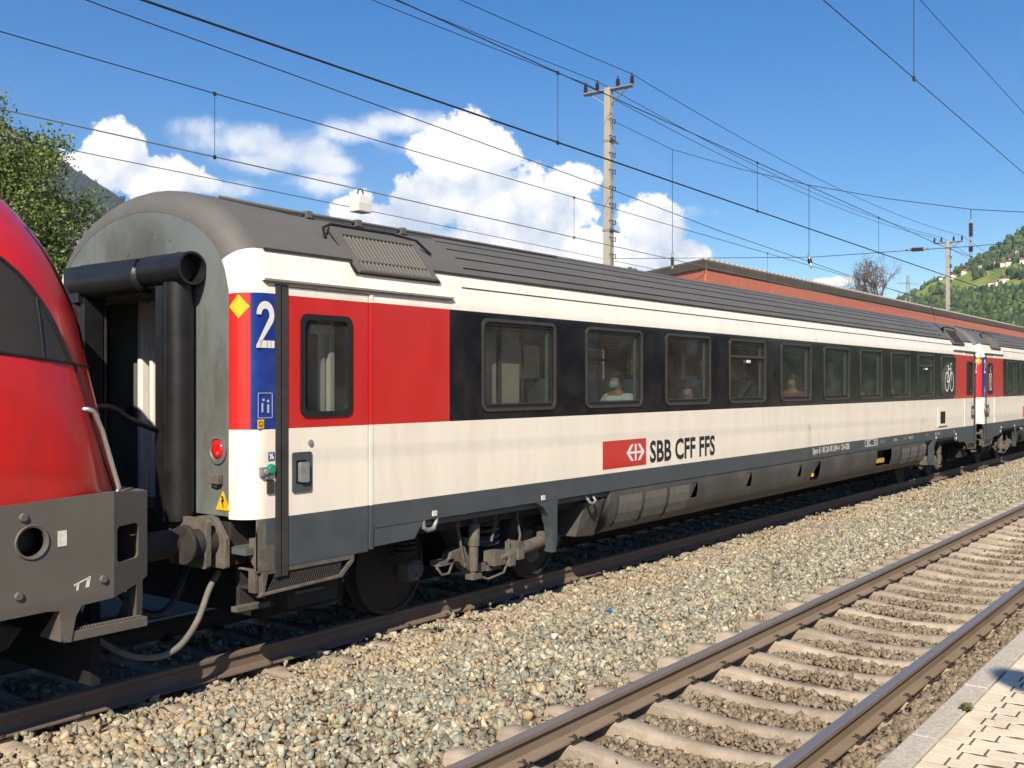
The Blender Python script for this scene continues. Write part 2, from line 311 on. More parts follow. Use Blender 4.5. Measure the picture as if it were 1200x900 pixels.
# ------------------------------------------------------------------ the ground
YN, YC = 3.083, 7.67           # centre lines of the platform track and of the train's track; rail heads are z = 0
SP = .57                       # sleeper pitch
EDGE = 1.42; PLAT = .55        # platform edge and height
tag(MB().grid([-5000,-400,-60,0,60,400,5000],[-5000,-400,-60,0,60,400,5000], lambda x,y:(x,y,-.62)).build('ground', M['soil']), kind='structure')
def bed_z(x, y):
    y = np.asarray(y, dtype=float)
    z = np.interp(y, [1.3,1.9,2.2,2.5,3.7,4.0,4.4,4.75,5.4,6.1,6.6,7.0,8.4,9.2,10,20], [-.150,-.155,-.19,-.238,-.238,-.258,-.255,-.212,-.165,-.185,-.205,-.225,-.225,-.24,-.26,-.3])
    return z+.012*np.sin(x*1.7+y*2.1)+.010*np.sin(x*.61-y*3.3)
xs = list(np.arange(-14,40,.22))+list(np.arange(40,130,2.0)); ys = [1.3,1.9,2.2,2.5,3.1,3.7,4.0,4.4,4.75,5.1,5.4,5.75,6.1,6.6,7.0,7.7,8.4,9.2]
tag(MB().grid(xs,[9.2,10,14,20],lambda x,y:(x,y,float(bed_z(x,y))-.03)).build('shade_tone_ground', mat('train_shade_tone',(.05,.046,.03),.95,var=.3,scale=3)), kind='structure')  # near-black sheet: the train's shade on the far ground put into colour
tag(MB().grid(xs, ys, lambda x,y:(x,y,float(bed_z(x,y))-.02)).build('ballast_ground', M['bed'], smooth=180), kind='structure')

def make_rocks(k):
    out = []
    for i in range(k):
        bm = bmesh.new(); r = random.Random(100+i)
        for q in range(8):
            v = Vector(((1 if q&1 else -1)*r.uniform(.10,1.15),(1 if q&2 else -1)*r.uniform(.10,1.05),(1 if q&4 else -1)*r.uniform(.25,.95)))
            bm.verts.new((v.x*r.uniform(.9,1), v.y*.85, v.z*.58))
        res = bmesh.ops.convex_hull(bm, input=bm.verts)
        bmesh.ops.delete(bm, geom=[g for g in res['geom_interior'] if isinstance(g,bmesh.types.BMVert)], context='VERTS')
        bmesh.ops.triangulate(bm, faces=bm.faces); bm.verts.index_update()
        out.append((np.array([v.co[:] for v in bm.verts]), np.array([[v.index for v in f.verts] for f in bm.faces]))); bm.free()
    return out
ROCKS = make_rocks(20)
def rock_mesh(name, P, S, C, Z=.5):
    V, F, CC, o = [], [], [], 0
    kind = rng.integers(0, len(ROCKS), len(P))
    for k,(rv,rf) in enumerate(ROCKS):
        idx = np.where(kind==k)[0]; n = len(idx)
        if not n: continue
        q = rng.normal(size=(n,4)); q /= np.linalg.norm(q,axis=1)[:,None]; w,x,y,z = q.T
        Rm = np.stack([1-2*(y*y+z*z),2*(x*y-z*w),2*(x*z+y*w),2*(x*y+z*w),1-2*(x*x+z*z),2*(y*z-x*w),2*(x*z-y*w),2*(y*z+x*w),1-2*(x*x+y*y)],1).reshape(n,3,3)
        vv = np.einsum('nij,kj->nki', Rm, rv)*S[idx][:,None,None]+P[idx][:,None,:]
        V.append(vv.reshape(-1,3)); F.append((rf[None]+(np.arange(n)*len(rv))[:,None,None]).reshape(-1,3)+o); CC.append(np.repeat(C[idx],len(rv),axis=0)); o += n*len(rv)
    return raw_mesh(name, np.concatenate(V), np.concatenate(F), M['stone'], np.concatenate(CC))
PAL = np.array([(.31,.31,.27),(.25,.27,.245),(.37,.34,.28),(.46,.43,.37),(.35,.275,.185),(.42,.32,.20),(.22,.225,.21),(.56,.53,.48),(.29,.20,.135),(.33,.33,.30),(.20,.235,.23)])
PW = np.array([.17,.14,.15,.09,.09,.06,.10,.025,.045,.10,.035]); PW = PW/PW.sum()
def rails_y(): return [YN-.7525,YN+.7525,YC-.7525,YC+.7525]
def scatter():
    X, Y = [], []
    for x0,x1,y0,y1,den in ((2.2,12,3.85,6.95,780),(12,20,3.85,6.95,600),(20,48,3.85,6.95,330),(3.5,14,2.1,3.85,860),(14,34,2.1,3.85,460),(3.5,14,1.42,2.22,420),(14,30,1.42,2.22,250),(-1,30,6.9,8.4,150)):
        n = int((x1-x0)*(y1-y0)*den); X.append(rng.uniform(x0,x1,n)); Y.append(rng.uniform(y0,y1,n))
    X, Y = np.concatenate(X), np.concatenate(Y); z = bed_z(X,Y); px,py,d = proj(X,Y,z)
    keep = (d>1)&(px>-120)&(px<1500)&(py<985)
    for ry in rails_y(): keep &= np.abs(Y-ry)>.085
    fx = np.abs((X/SP)-np.round(X/SP))*SP
    on_n = (fx<.126)&(np.abs(Y-YN)<1.325)&(Y>2.2); on_t = (fx<.118)&(np.abs(Y-YC)<1.22)
    keep &= ~(on_n&(rng.random(len(X))>.004)); keep &= ~(on_t&(rng.random(len(X))>.10))
    X,Y,z = X[keep],Y[keep],z[keep]; n = len(X); on = (on_n|on_t)[keep]
    s = np.clip(rng.lognormal(math.log(.029),.36,n),.012,.058); pl_ = Y<2.22; s[pl_] = rng.uniform(.03,.06,pl_.sum()); s[on] *= .8; s[(np.abs(Y-YN)<1.3)&(Y>2.3)] *= .82
    Z = z+rng.uniform(-.012,.009,n)+np.where(on,.055,0)
    C = np.clip(PAL[rng.choice(len(PAL),n,p=PW)]*.90*rng.uniform(.66,1.32,(n,1))*np.array((1.02,1.0,.87)),0,.72)
    lum = C.mean(1,keepdims=True); C = C*.82+lum*.18*np.array((1.06,1.0,.88)); C = C*np.array((1.01,1.0,.955))
    near = np.clip(1-np.abs(Y-YN)/1.45,0,1)**.5; br = np.array((.215,.165,.107))   # brake dust browns the stones of the used track
    near = np.maximum(near,(Y<2.3)*1.0); t = np.clip(near*rng.uniform(.65,1.15,n),0,.96)[:,None]; C = C*(1-t)+br*t*rng.uniform(.65,1.25,(n,1))
    tr = np.clip(1-np.abs(Y-6.35)/.7,0,1); ora = np.array((.43,.31,.19)); t = (tr*rng.uniform(.0,.75,n))[:,None]; C = C*(1-t)+ora*t*rng.uniform(.7,1.2,(n,1))
    return np.stack([X,Y,Z],1), s, C
P_, S_, C_ = scatter()
st = rock_mesh('ballast_gravel', P_, S_, C_); tag(st, 'crushed grey green and tan track ballast between and around the rails', 'ballast', kind='stuff')

RAILP = [(-.062,-.172),(.062,-.172),(.062,-.160),(.022,-.143),(.0085,-.128),(.0085,-.055),(.014,-.044),(.035,-.034),(.036,-.008),(.030,-.002),(.015,0),(-.015,0),(-.030,-.002),(-.036,-.008),(-.035,-.034),(-.014,-.044),(-.0085,-.055),(-.0085,-.128),(-.022,-.143),(-.062,-.160)]
def rail(y, label, top, side='railside'):
    b = MB(); xs = list(np.arange(-14,40,6))+[60,130]
    n = len(RAILP)
    vs = [(x,y+u,v) for x in xs for u,v in RAILP]; b.v += vs
    for i in range(len(xs)-1):
        for j in range(n):
            k = (j+1)%n; b.f.append((i*n+j,i*n+k,(i+1)*n+k,(i+1)*n+j)); b.m.append(1 if j in (8,9,10,11,12) else 0)
    b.f += [tuple(range(n)), tuple(range((len(xs)-1)*n, len(xs)*n))]; b.m += [0,0]
    tag(b.build('rail', [M[side],top], smooth=25), label, 'rail', 'rails')
rail(YN+.7525,'rusty brown rail with polished top in the empty track, on the train side',M['railtop'])
rail(YN-.7525,'rusty brown rail with polished bluish top nearest the platform edge',M['railtop'])
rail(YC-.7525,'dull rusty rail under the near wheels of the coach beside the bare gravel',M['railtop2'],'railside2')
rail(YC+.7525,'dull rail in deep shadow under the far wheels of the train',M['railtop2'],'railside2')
def make_sleeper(label, group):
    b = MB(); T = [(-1.30,-.200),(-1.24,-.185),(-1.0,-.178),(-.55,-.180),(-.38,-.205),(0,-.225),(.38,-.205),(.55,-.180),(1.0,-.178),(1.24,-.185),(1.30,-.200)]
    for i,(y,z) in enumerate(T):
        w = .066 if abs(y)<.4 else .080
        if abs(y)>1.27: w = .07
        b.v += [(-w-.04,y,-.42),(-w-.006,y,z-.02),(-w+.018,y,z),(w-.018,y,z),(w+.006,y,z-.02),(w+.04,y,-.42)]
    for i in range(len(T)-1):
        for j in range(5): b.f.append((i*6+j,i*6+j+1,i*6+j+7,i*6+j+6)); b.m.append(0)
    b.f += [tuple(range(6)), tuple(range(60,66))]; b.m += [0,0]
    s = b.build('sleeper', M['sleeper'], smooth=40); tag(s, label, 'sleeper', group)
    c = MB(); 
    for sgn in (1,-1):
        c.tube([(sgn*.012,.10,.030),(sgn*.014,.06,.052),(sgn*.03,.035,.048),(sgn*.055,.045,.030),(sgn*.068,.085,.022),(sgn*.055,.115,.034),(sgn*.03,.105,.040)],.0075,6)
    c.cyl((0,.075,-.01),(0,.075,.062),.016,.014,8); c.box(-.075,.075,.062,.125,-.012,.012)
    me = None
    for ry in (-.7525,.7525):
        for sg in (1,-1):
            if me is None: o = c.build('rail_clip', M['clip'], s, smooth=50); me = o.data
            else: o = link('rail_clip', me, s)
            o.location = (0,ry,-.178); o.scale = (.85,.72,.72); o.rotation_euler = (0,0,0 if sg>0 else math.pi)
    return s
s0 = make_sleeper('brown dusted pale concrete sleeper lying in a row across the empty platform track','concrete sleepers of the empty platform track')
for i in range(5, 66):
    o = s0 if i==5 else copy_tree(s0); o.location = (i*SP, YN, 0)
s1 = make_sleeper('concrete sleeper under the parked train, its end half buried in gravel beside the rail','concrete sleepers under the train')
for i in range(3, 72):
    o = s1 if i==3 else copy_tree(s1); o.location = (i*SP, YC, -.012)

# ------------------------------------------------------------------ platform
KW = .125
slab = MB().box(-14,120,-6,EDGE-KW-.02,-.6,PLAT-.0016).box(-14,120,EDGE-KW-.05,EDGE-.06,-.6,PLAT-.13).build('platform_ground', M['joint']); tag(slab, kind='structure')
kb = MB()
x = -13.99
while x < 110:
    kb.box(x+.003, x+.997, EDGE-KW, EDGE, PLAT-.26, PLAT+random.uniform(-.002,.003)); x += 1.0
tag(kb.build('platform_kerb', M['conc'], bevel=.008), kind='structure')
def paving():
    V, F, o = [], [], 0; k = 6
    def paver(x0,x1,y0,y1,z,amp):
        nonlocal o
        g = .0032; top = []
        us = [i/(2*k) for i in range(2*k+1)]
        wav = lambda u: amp*math.sin(2*math.pi*u*1.0)
        low = [(x0+g+wav(u), y0+g+(y1-y0-2*g)*u) for u in us]; hi = [(x1-g+wav(u), y0+g+(y1-y0-2*g)*u) for u in us]
        nt_ = .007 if amp>.01 else .002; low[0] = (low[0][0]+nt_,low[0][1]+.002); hi[0] = (hi[0][0]-nt_,hi[0][1]+.002); low[-1] = (low[-1][0]+nt_,low[-1][1]-.002); hi[-1] = (hi[-1][0]-nt_,hi[-1][1]-.002); poly = low+hi[::-1]; n = len(poly); cx,cy = (x0+x1)/2,(y0+y1)/2; tx,ty = random.uniform(-.004,.004),random.uniform(-.004,.004)
        zz = lambda p: z+tx*(p[0]-cx)+ty*(p[1]-cy)
        ins = [(p[0]+(cx-p[0])*.035, p[1]+(cy-p[1])*.018) for p in poly]
        V.extend([(p[0],p[1],zz(p)-.05) for p in poly]+[(p[0],p[1],zz(p)-.0015) for p in poly]+[(p[0],p[1],zz(p)) for p in ins])
        for i in range(n):
            j = (i+1)%n; F.append((o+i,o+j,o+n+j,o+n+i)); F.append((o+n+i,o+n+j,o+2*n+j,o+2*n+i))
        F.append(tuple(range(o+2*n,o+3*n))); o += 3*n
    yk = EDGE-KW-.008
    x = 2.0; i = 0
    while x < 24:                      # a header course toothed into the waved stones in running bond
        paver(x,x+.112,yk-(.126 if i%2 else .100),yk,PLAT+random.uniform(-.001,.0015),.0); x += .112; i += 1
    i = 0; x = 2.0
    while x < 24:
        y0_ = yk-(.126 if i%2 else .100); off = .0 if i%2 else .1125; y = y0_-off
        if off: paver(x,x+.112,y,y0_,PLAT+random.uniform(-.001,.0015),.004)
        while y > -1.3:
            paver(x,x+.112,y-.225,y,PLAT+random.uniform(-.0012,.0015),.016); y -= .225
        x += .112; i += 1
    b = MB(); b.v, b.f, b.m = V, F, [0]*len(F); return b
tag(paving().build('platform_paving', M['paver']), kind='structure')
tag(MB().box(24.1,120,-6,EDGE-KW-.004,PLAT-.03,PLAT).box(-14,2.1,-6,EDGE-KW-.004,PLAT-.03,PLAT).box(2.1,24.1,-6,-1.55,PLAT-.03,PLAT).build('platform_pavement', M['paver']), kind='structure')
def weed(loc, n, r, label):
    b = MB()
    for i in range(n):
        a = random.uniform(0,6.28); l = random.uniform(.5,1)*r; h = random.uniform(.2,.7)*r; w = r*.16
        d = Vector((math.cos(a),math.sin(a),0)); s = Vector((-d.y,d.x,0))*w
        p0 = Vector((0,0,.004))+d*r*.1; p1 = d*l*.55+Vector((0,0,h)); p2 = d*l+Vector((0,0,h*.6))
        b.add([p0,p1+s,p2,p1-s],[(0,1,2,3)])
    t = thing('weed', loc, label, 'weed')
    lm = mat('weed_leaf',(.11,.13,.035),.7,var=.3,scale=30,trans=.2); b.build('leaf_tuft', lm, t)
    MB().cyl((0,0,-.02),(0,0,.02),.006,.004,6).build('stem', M['bark'], t)
WX, WY, _ = 5.55, EDGE-.13, 0
weed((WX,WY,PLAT-.005), 26, .055, 'small green weed growing in the joint behind the platform kerb')
lt = MB(); lt.add([(-.035,-.02,0),(.035,-.025,.004),(.04,.015,.02),(.0,.03,.03),(-.04,.02,.012),(-.035,-.02,.004),(.035,-.025,.008),(.04,.015,.024),(.0,.03,.034),(-.04,.02,.016)],[(0,1,2,3,4),(9,8,7,6,5),(0,1,6,5),(1,2,7,6),(2,3,8,7),(3,4,9,8),(4,0,5,9)])
def litter_at(px,py,z,b,name,m,label,cat,s=1):
    dep = (EYE-z)*1200/(py-450); x,y,_ = at(px,py,dep); o = b.build(name, m, loc=(x,y,z)); o.scale = (s,s,s); tag(o,label,cat); return o
litter_at(717,716,-.14,lt,'litter',[mat('blue_wrapper',(.02,.13,.50),.4)],'scrap of blue wrapper lying on the gravel below the fairing','litter',.9)
wb = MB(); wb.v = [tuple(v*.055) for v in ROCKS[3][0]]; 
def stone_thing(px,py,z,s,label):
    b = MB(); rv,rf = ROCKS[3]; b.add([tuple(v*s) for v in rv],[tuple(map(int,f)) for f in rf]); return litter_at(px,py,z,b,'white_stone',mat('white_quartz',(.78,.74,.66),.8,var=.06),label,'stone')
stone_thing(651,745,-.13,.045,'large white stone lying on the grey gravel between the two tracks')
stone_thing(1029,851,-.25,.035,'white pebble lying beside the rail next to the platform')

# ------------------------------------------------------------------ the coach
CX, CL, ER = 4.95, 23.0, .20      # end plane, length, corner radius
HALF = [(1.405,.965),(1.408,1.17),(1.41,1.857),(1.41,1.935),(1.41,2.845),(1.41,2.908),(1.405,2.975),(1.395,3.0),(1.355,3.14),(1.352,3.15),(1.30,3.262)]
ROOFP = [(1.30,3.262),(1.255,3.325),(1.18,3.415),(1.09,3.498),(.95,3.60),(.78,3.685),(.58,3.757),(.38,3.805),(.19,3.832),(0,3.842)]
WINX = [2.84+1.854*i for i in range(10)]; WW, WZ0, WZ1 = 1.27, 1.935, 2.855
def text_mb(s, size, xs=1.0, bold=0):
    cu = bpy.data.curves.new('t','FONT'); cu.body = s; cu.size = size; cu.offset = bold; cu.resolution_u = 3
    o = bpy.data.objects.new('t', cu); col.objects.link(o); bpy.context.view_layer.update()
    me = bpy.data.meshes.new_from_object(o.evaluated_get(bpy.context.evaluated_depsgraph_get()))
    b = MB(); b.add([(v.co.x*xs,0,v.co.y) for v in me.vertices],[tuple(p.vertices) for p in me.polygons])
    bpy.data.objects.remove(o); bpy.data.curves.remove(cu); bpy.data.meshes.remove(me)
    return b
def put(b, x, y, z): return b.map(lambda a,c,d:(a+x,c+y,d+z))
def inset(prof, d):
    """offset an open (y,z) profile inward by d along its normals"""
    out = []
    for i,(y,z) in enumerate(prof):
        a = prof[max(i-1,0)]; c = prof[min(i+1,len(prof)-1)]
        ty,tz = c[0]-a[0],c[1]-a[1]; l = math.hypot(ty,tz); ny,nz = -tz/l, ty/l     # left normal: inward for a profile that climbs the +y side
        out.append((y+ny*d, z+nz*d))
    return out
def strip(b, rings, matf, hole=None):
    n = len(rings[0]); o = len(b.v)
    for r in rings: b.v += r
    for i in range(len(rings)-1):
        for j in range(n-1):
            p = [rings[i][j],rings[i+1][j],rings[i+1][j+1],rings[i][j+1]]
            c = [sum(q[k] for q in p)/4 for k in range(3)]
            if hole and hole(*c): continue
            b.f.append((o+i*n+j,o+(i+1)*n+j,o+(i+1)*n+j+1,o+i*n+j+1)); b.m.append(matf(*c))
ARC = [i/12 for i in range(13)]
def xrings(xlist):
    """(x, inset) pairs of cross-sections, with both rounded ends"""
    a = [(ER*(1-math.sin(t*math.pi/2)), ER*(1-math.cos(t*math.pi/2))) for t in ARC][::-1]
    return a+[(x,0) for x in xlist if ER+.01<x<CL-ER-.01]+[(CL-x,d) for x,d in a[::-1]]
def side_mat(x,y,z):
    e = min(x, CL-x)
    if z<1.17: return 1
    if 1.857<z<2.908:
        if e<.076: return 2
        if e<.285: return 4
        if e<2.362: return 2
        return 3
    return 0
DOOR = (.285,1.305)
def near_hole(x,y,z):
    e = min(x,CL-x)
    if e<.20 and z<1.17: return True
    if DOOR[0]<e<DOOR[1] and z<2.975: return True
    if WZ0<z<WZ1-.01:
        for w in WINX:
            if w+.025<x<w+WW-.025: return True
    return False
def coach_frame(W, top):
    b = MB(); o_ = rrect(-WW/2,WW/2,-.46,.46,.085); i_ = rrect(-WW/2+.032,WW/2-.032,-.428,.428,.065)
    b.plate(o_, [i_], XZ, -.012, .02)
    b.plate(rrect(-WW/2+.028,WW/2-.028,-.432,.432,.06), [rrect(-WW/2+.065,WW/2-.065,-.395,.395,.05)], XZ, .004, .03, 1)
    b.box(-WW/2+.09,WW/2-.09,-.004,.02,-.392,-.380,0)
    if top: b.box(-WW/2+.06,WW/2-.06,-.008,.03,.19,.225,0).box(-.05,.05,-.02,.0,.12,.16,2)
    return b
def seat_mb():
    b = MB(); 
    b.add([(-.06,-.48,.40),(.40,-.48,.40),(.40,.48,.40),(-.06,.48,.40),(-.06,-.48,.50),(.42,-.48,.52),(.42,.48,.52),(-.06,.48,.50)],[(3,2,1,0),(4,5,6,7),(0,1,5,4),(1,2,6,5),(2,3,7,6),(3,0,4,7)])
    for y0,y1 in ((-.48,-.01),(.01,.48)):
        b.prism([(-.02,.50),(.09,.50),(.0,1.02),(-.03,1.22),(-.10,1.34),(-.16,1.34),(-.16,1.0)], lambda u,v,d:(u,d,v), y0, y1)
    b.box(.0,.3,-.46,.46,.0,.40,1); return b
def make_coach(label):
    root = thing('railway_coach', (CX,YC,0), label, 'railway coach', 'coaches of the train')
    SIDE = [M['white'],M['grey'],M['red'],M['black'],M['blue']]
    xsp = sorted(set([.285,DOOR[1],2.362,CL-.285,CL-DOOR[1],CL-2.362]+[w+.025 for w in WINX]+[w+WW-.025 for w in WINX]+list(np.arange(3,CL,2.0))))
    b = MB()
    for sg in (-1,1):
        rings = []
        for x,d in [(x,d) for x,d in xrings(xsp)]:
            pr = inset(HALF+ROOFP[1:], d)[:len(HALF)]
            rings.append([(x,sg*p[0],q[1]) if q[1]<1.0 else (x,sg*p[0],p[1]) for p,q in zip(pr,HALF)])
        # exact paint lines on the rounded corners
        strip(b, rings, side_mat, near_hole)
    b.build('body_shell', SIDE, root, smooth=35)
    b = MB(); rings = []
    for x,d in xrings(list(np.arange(1,CL,1.5))):
        pr = inset(HALF+ROOFP[1:], d)[len(HALF)-1:]
        rings.append([(x,p[0],p[1]) for p in pr]+[(x,-p[0],p[1]) for p in pr[::-1]][1:])
    strip(b, rings, lambda x,y,z:0)
    for sg in (-1,1):                     # gutter lip, dark to draw its shadow line, and the lapped roof sheets
        b.box(.25,CL-.25,sg*1.315-.006,sg*1.315+.006,3.252,3.272,1)
        for (y,z) in ((1.235,3.352),(1.135,3.460),(1.015,3.556),(.87,3.645),(.68,3.725)):
            b.prism([(sg*(y+.012),z-.012),(sg*(y+.022),z-.006),(sg*(y-.02),z+.026),(sg*(y-.03),z+.016)], lambda u,v,d:(d,u,v), 2.75, CL-2.75)
        for i in range(9):
            b.prism([(sg*1.29,3.283),(sg*1.30,3.290),(sg*.6,3.762),(sg*.6,3.750)], lambda u,v,d:(d,u,v), 3.2+i*2.05, 3.215+i*2.05) if 0 else None
    b.tube([(.35,-.62,3.755),(.9,-.80,3.70),(1.0,-.82,3.695),(2.6,-.82,3.70),(5,-.80,3.705)],.018,6)
    for x in (1.1,1.7,2.3): b.box(x,x+.06,-.86,-.78,3.66,3.72)
    b.build('roof', [M['roof'],M['gear']], root, smooth=30)
    # white lip lines over the windows
    b = MB()
    for sg in (-1,1): b.box(2.6,CL-1.9,sg*1.359-.005,sg*1.359+.005,3.128,3.138)
    b.build('cantrail_strip', M['guide'], root)
    # ends
    for end in (0,1):
        X = (lambda u:u) if not end else (lambda u:CL-u)
        pr = inset(HALF+ROOFP[1:], ER)[1:]
        pts = [(p[0],p[1]) for p in pr]; pts[0] = (pts[0][0],1.19)
        outer = pts+[(-y,z) for y,z in pts[::-1]][1:]
        b = MB(); b.plate(outer, [rrect(-.52,.52,1.26,3.02,.05)], lambda u,v,d:(X(d),u,v), .002, .03)
        for y,z in ((-.2,3.45),(.15,3.3),(-.45,3.38)): b.lathe([(.016,0),(.016,.006)],(X(-.003),y,z),(1,0,0),8)
        ew = b.build('end_wall', M['endgrey'], root)
        g = MB()                                   # UIC rubber gangway: two upright tubes and a tube across the top
        for sg in (-1,1):
            g.lathe([(.115,0),(.115,1.86)],(X(-.115),-.735 if sg<0 else .62,1.14),(0,0,1),20)
            g.box(min(X(-.2),X(-.02)),max(X(-.2),X(-.02)),(-.65 if sg<0 else .47),(-.55 if sg<0 else .56),1.14,2.98)
        def hollow(x,z,r,t,y0,y1,n=22):
            ring = [(math.cos(2*math.pi*i/n),math.sin(2*math.pi*i/n)) for i in range(n)]
            for rr in (r,r-t): 
                g.add([(X(x+c*rr),y0,z+s*rr) for c,s in ring]+[(X(x+c*rr),y1,z+s*rr) for c,s in ring],[(i,(i+1)%n,n+(i+1)%n,n+i) for i in range(n)])
            for y in (y0,y1): g.add([(X(x+c*r),y,z+s*r) for c,s in ring]+[(X(x+c*(r-t)),y,z+s*(r-t)) for c,s in ring],[(i,(i+1)%n,n+(i+1)%n,n+i) for i in range(n)])
        hollow(-.125,3.105,.13,.018,-.93,-.36); g.lathe([(.10,0),(.135,.03),(.135,1.0),(.10,1.04)],(X(-.14),-.36,3.07),(0,1,0),20)
        g.lathe([(.115,0),(.115,.02)],(X(-.125),-.80,3.125),(0,1,0),18)
        g.prism([(-.17,3.20),(-.12,3.235),(-.02,3.235),(-.02,2.96),(-.10,2.96)], lambda u,v,d:(X(u),d,v), -.62, .66)
        g.prism([(-.245,3.08),(-.255,3.15),(-.235,3.205),(-.02,3.225),(-.02,3.08)], lambda u,v,d:(X(u),d,v), -.34, .655); g.box(min(X(-.24),X(-.02)),max(X(-.24),X(-.02)),.50,.735,2.90,3.20)
        g.build('gangway_bellows', M['rubber'], root, smooth=40)
        f = MB(); f.plate(rrect(-.56,.56,1.22,3.06,.05),[rrect(-.47,.47,1.28,2.98,.04)],lambda u,v,d:(X(d),u,v),-.03,.004); f.build('gangway_frame', M['guide'], root)
        t = MB(); t.lathe([(.115,-.004),(.115,.012),(.085,.016),(.075,.004)],(X(0),-1.075,1.70),(-1 if not end else 1,0,0),24)
        tl = t.build('tail_lamp', M['endgrey'], root, smooth=40)
        if not end:
            lm = bpy.data.materials.new('red_lens_glow'); lm.use_nodes = True; bs = lm.node_tree.nodes['Principled BSDF']; bs.inputs['Base Color'].default_value=(.5,.01,.012,1); bs.inputs['Roughness'].default_value=.15; bs.inputs['Emission Color'].default_value=(1,.03,.03,1); bs.inputs['Emission Strength'].default_value=.08
            lm2 = lm.copy(); lm2.node_tree.nodes['Principled BSDF'].inputs['Emission Strength'].default_value=3  # hot spot on the lens: its highlight made by emission
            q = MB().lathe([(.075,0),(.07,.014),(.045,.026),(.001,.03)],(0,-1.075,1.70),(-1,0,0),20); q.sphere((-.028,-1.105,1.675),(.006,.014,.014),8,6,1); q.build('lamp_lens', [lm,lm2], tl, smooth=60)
            MB().box(-.05,.0,-1.14,-1.02,1.435,1.51).box(-.03,0,-1.10,-1.05,1.41,1.44).build('lamp_bracket', M['grime'], root, bevel=.006)
            MB().prism([(-1.225,1.235),(-1.055,1.235),(-1.14,1.38)],lambda u,v,d:(d,u,v),-.006,.001).build('warning_sign', M['yellow'], root)
            MB().prism([(-1.145,1.345),(-1.165,1.30),(-1.145,1.305),(-1.155,1.25),(-1.12,1.315),(-1.14,1.31),(-1.125,1.345)],lambda u,v,d:(d,u,v),-.009,-.006).build('warning_bolt', M['ink'], root)
        bu = MB()                                  # buffers and beam
        bu.box(min(X(.06),X(.34)),max(X(.06),X(.34)),-1.15,1.15,.80,1.17)
        bu.build('buffer_beam', M['gear'], root, bevel=.01)
        for sg in (-1,1):
            q = MB().lathe([(.11,0),(.11,.30),(.15,.31),(.15,.34)],(X(.05),sg*1.03,.99),(-1 if not end else 1,0,0),18,1)
            q.plate([(-.18,.80),(-.15,.79),(.15,.79),(.18,.82),(.18,1.17),(.02,1.19),(-.05,1.17),(-.18,1.02)] if sg<0 else [(.18,.80),(.15,.79),(-.15,.79),(-.18,.82),(-.18,1.17),(-.02,1.19),(.05,1.17),(.18,1.02)],[],lambda u,v,d:(X(d),sg*1.03+u,v),.012,-.035)
            q.build('buffer', [M['grime'],M['gear']], root, smooth=30, bevel=.006)
        q = MB().box(min(X(-.14),X(.1)),max(X(-.14),X(.1)),-.06,.06,.92,1.02).tube([(X(-.1),0,.95),(X(-.30),0,.88),(X(-.26),0,.72),(X(-.12),0,.74)],.03,8)
        q.build('coupling_hook', M['gear'], root, bevel=.01)
    # vestibule and saloon
    b = MB(); b.box(.04,CL-.04,-1.36,1.36,.90,.95).box(.04,CL-.04,-1.24,1.24,3.12,3.15)
    b.build('interior_floor', M['darkint'], root)
    for x,m in ((1.42,'interior'),(CL-1.45,'interior'),(2.62,'beige'),(CL-2.66,'interior')):
        q = MB().box(x,x+.04,-1.36,-.42,.95,3.12).box(x,x+.04,.42,1.36,.95,3.12).box(x,x+.04,-.42,.42,2.85,3.12).build('partition', M[m], root)
    cdp = MB().box(.42,.46,.60,1.12,.95,2.95).build('corridor_door', M['endgrey'], root, bevel=.01)
    MB().box(.38,.47,.53,.60,.95,2.95).box(.40,.46,.40,.45,.95,2.95).build('door_post', M['wall'], cdp, bevel=.015)
    q = MB().plate([(.12,1.5),(.40,1.5),(.40,2.95),(.12,2.95)],[rrect(.16,.37,1.75,2.75,.08)],YZ,.44,.46); q.build('window_surround', M['interior'], cdp)
    MB().box(.445,.455,.14,.39,1.7,2.8).build('pane', mat('green_reflection_pane',(.045,.06,.035),.15), cdp)  # dark green reflection put into the pane's own colour
    MB().box(.40,.44,.70,.80,1.9,2.0).build('door_handle', M['rubber2'], cdp)
    MB().box(1.0,1.06,-1.25,-1.12,.95,3.0).box(.9,.98,-1.22,-1.2,.95,3.0).build('inner_post', M['wall'], root, bevel=.01)
    MB().box(.75,.98,-1.3,-1.28,2.62,2.70).build('window_blind', M['smalltxt'], root)
    b = MB().box(3.02,3.40,-1.16,-1.12,.95,2.76).box(3.47,3.80,-1.16,-1.12,.95,2.76).build('wardrobe_panel', M['beige'], root, bevel=.01)
    MB().cyl((3.435,-1.17,.95),(3.435,-1.17,3.1),.018,n=8).cyl((3.86,-1.15,.95),(3.86,-1.15,3.1),.016,n=8).build('grab_pole', M['guide'], root)
    for sg in (-1,1):
        MB().box(2.7,CL-2.7,sg*.86-.22,sg*.86+.22,2.78,2.80).box(2.7,CL-2.7,sg*.64-.02,sg*.64+.02,2.77,2.83).build('luggage_rack', M['interior'], root)
    sm = None
    for i,w in enumerate(WINX):
        for sg in (-1,1):
            for k in (0,1):
                if i==0 and sg<0 and k==0: continue
                if i==9: continue
                if sm is None: o = seat_mb().build('seat', [M['seat'],M['dark']], root, bevel=.02); sm = o
                else:
                    o = link('seat', sm.data, root, .02)
                o.location = (w+WW/2+(-.74 if k==0 else .74), sg*.88, .93); o.rotation_euler = (0,0,0 if k==0 else math.pi)
            if i and i<9: MB().box(w+WW/2-.25,w+WW/2+.25,sg*1.02-.33,sg*1.02+.33,1.66,1.685).build('fold_table', M['table'], root)
    # windows
    fr = {}; cur = None
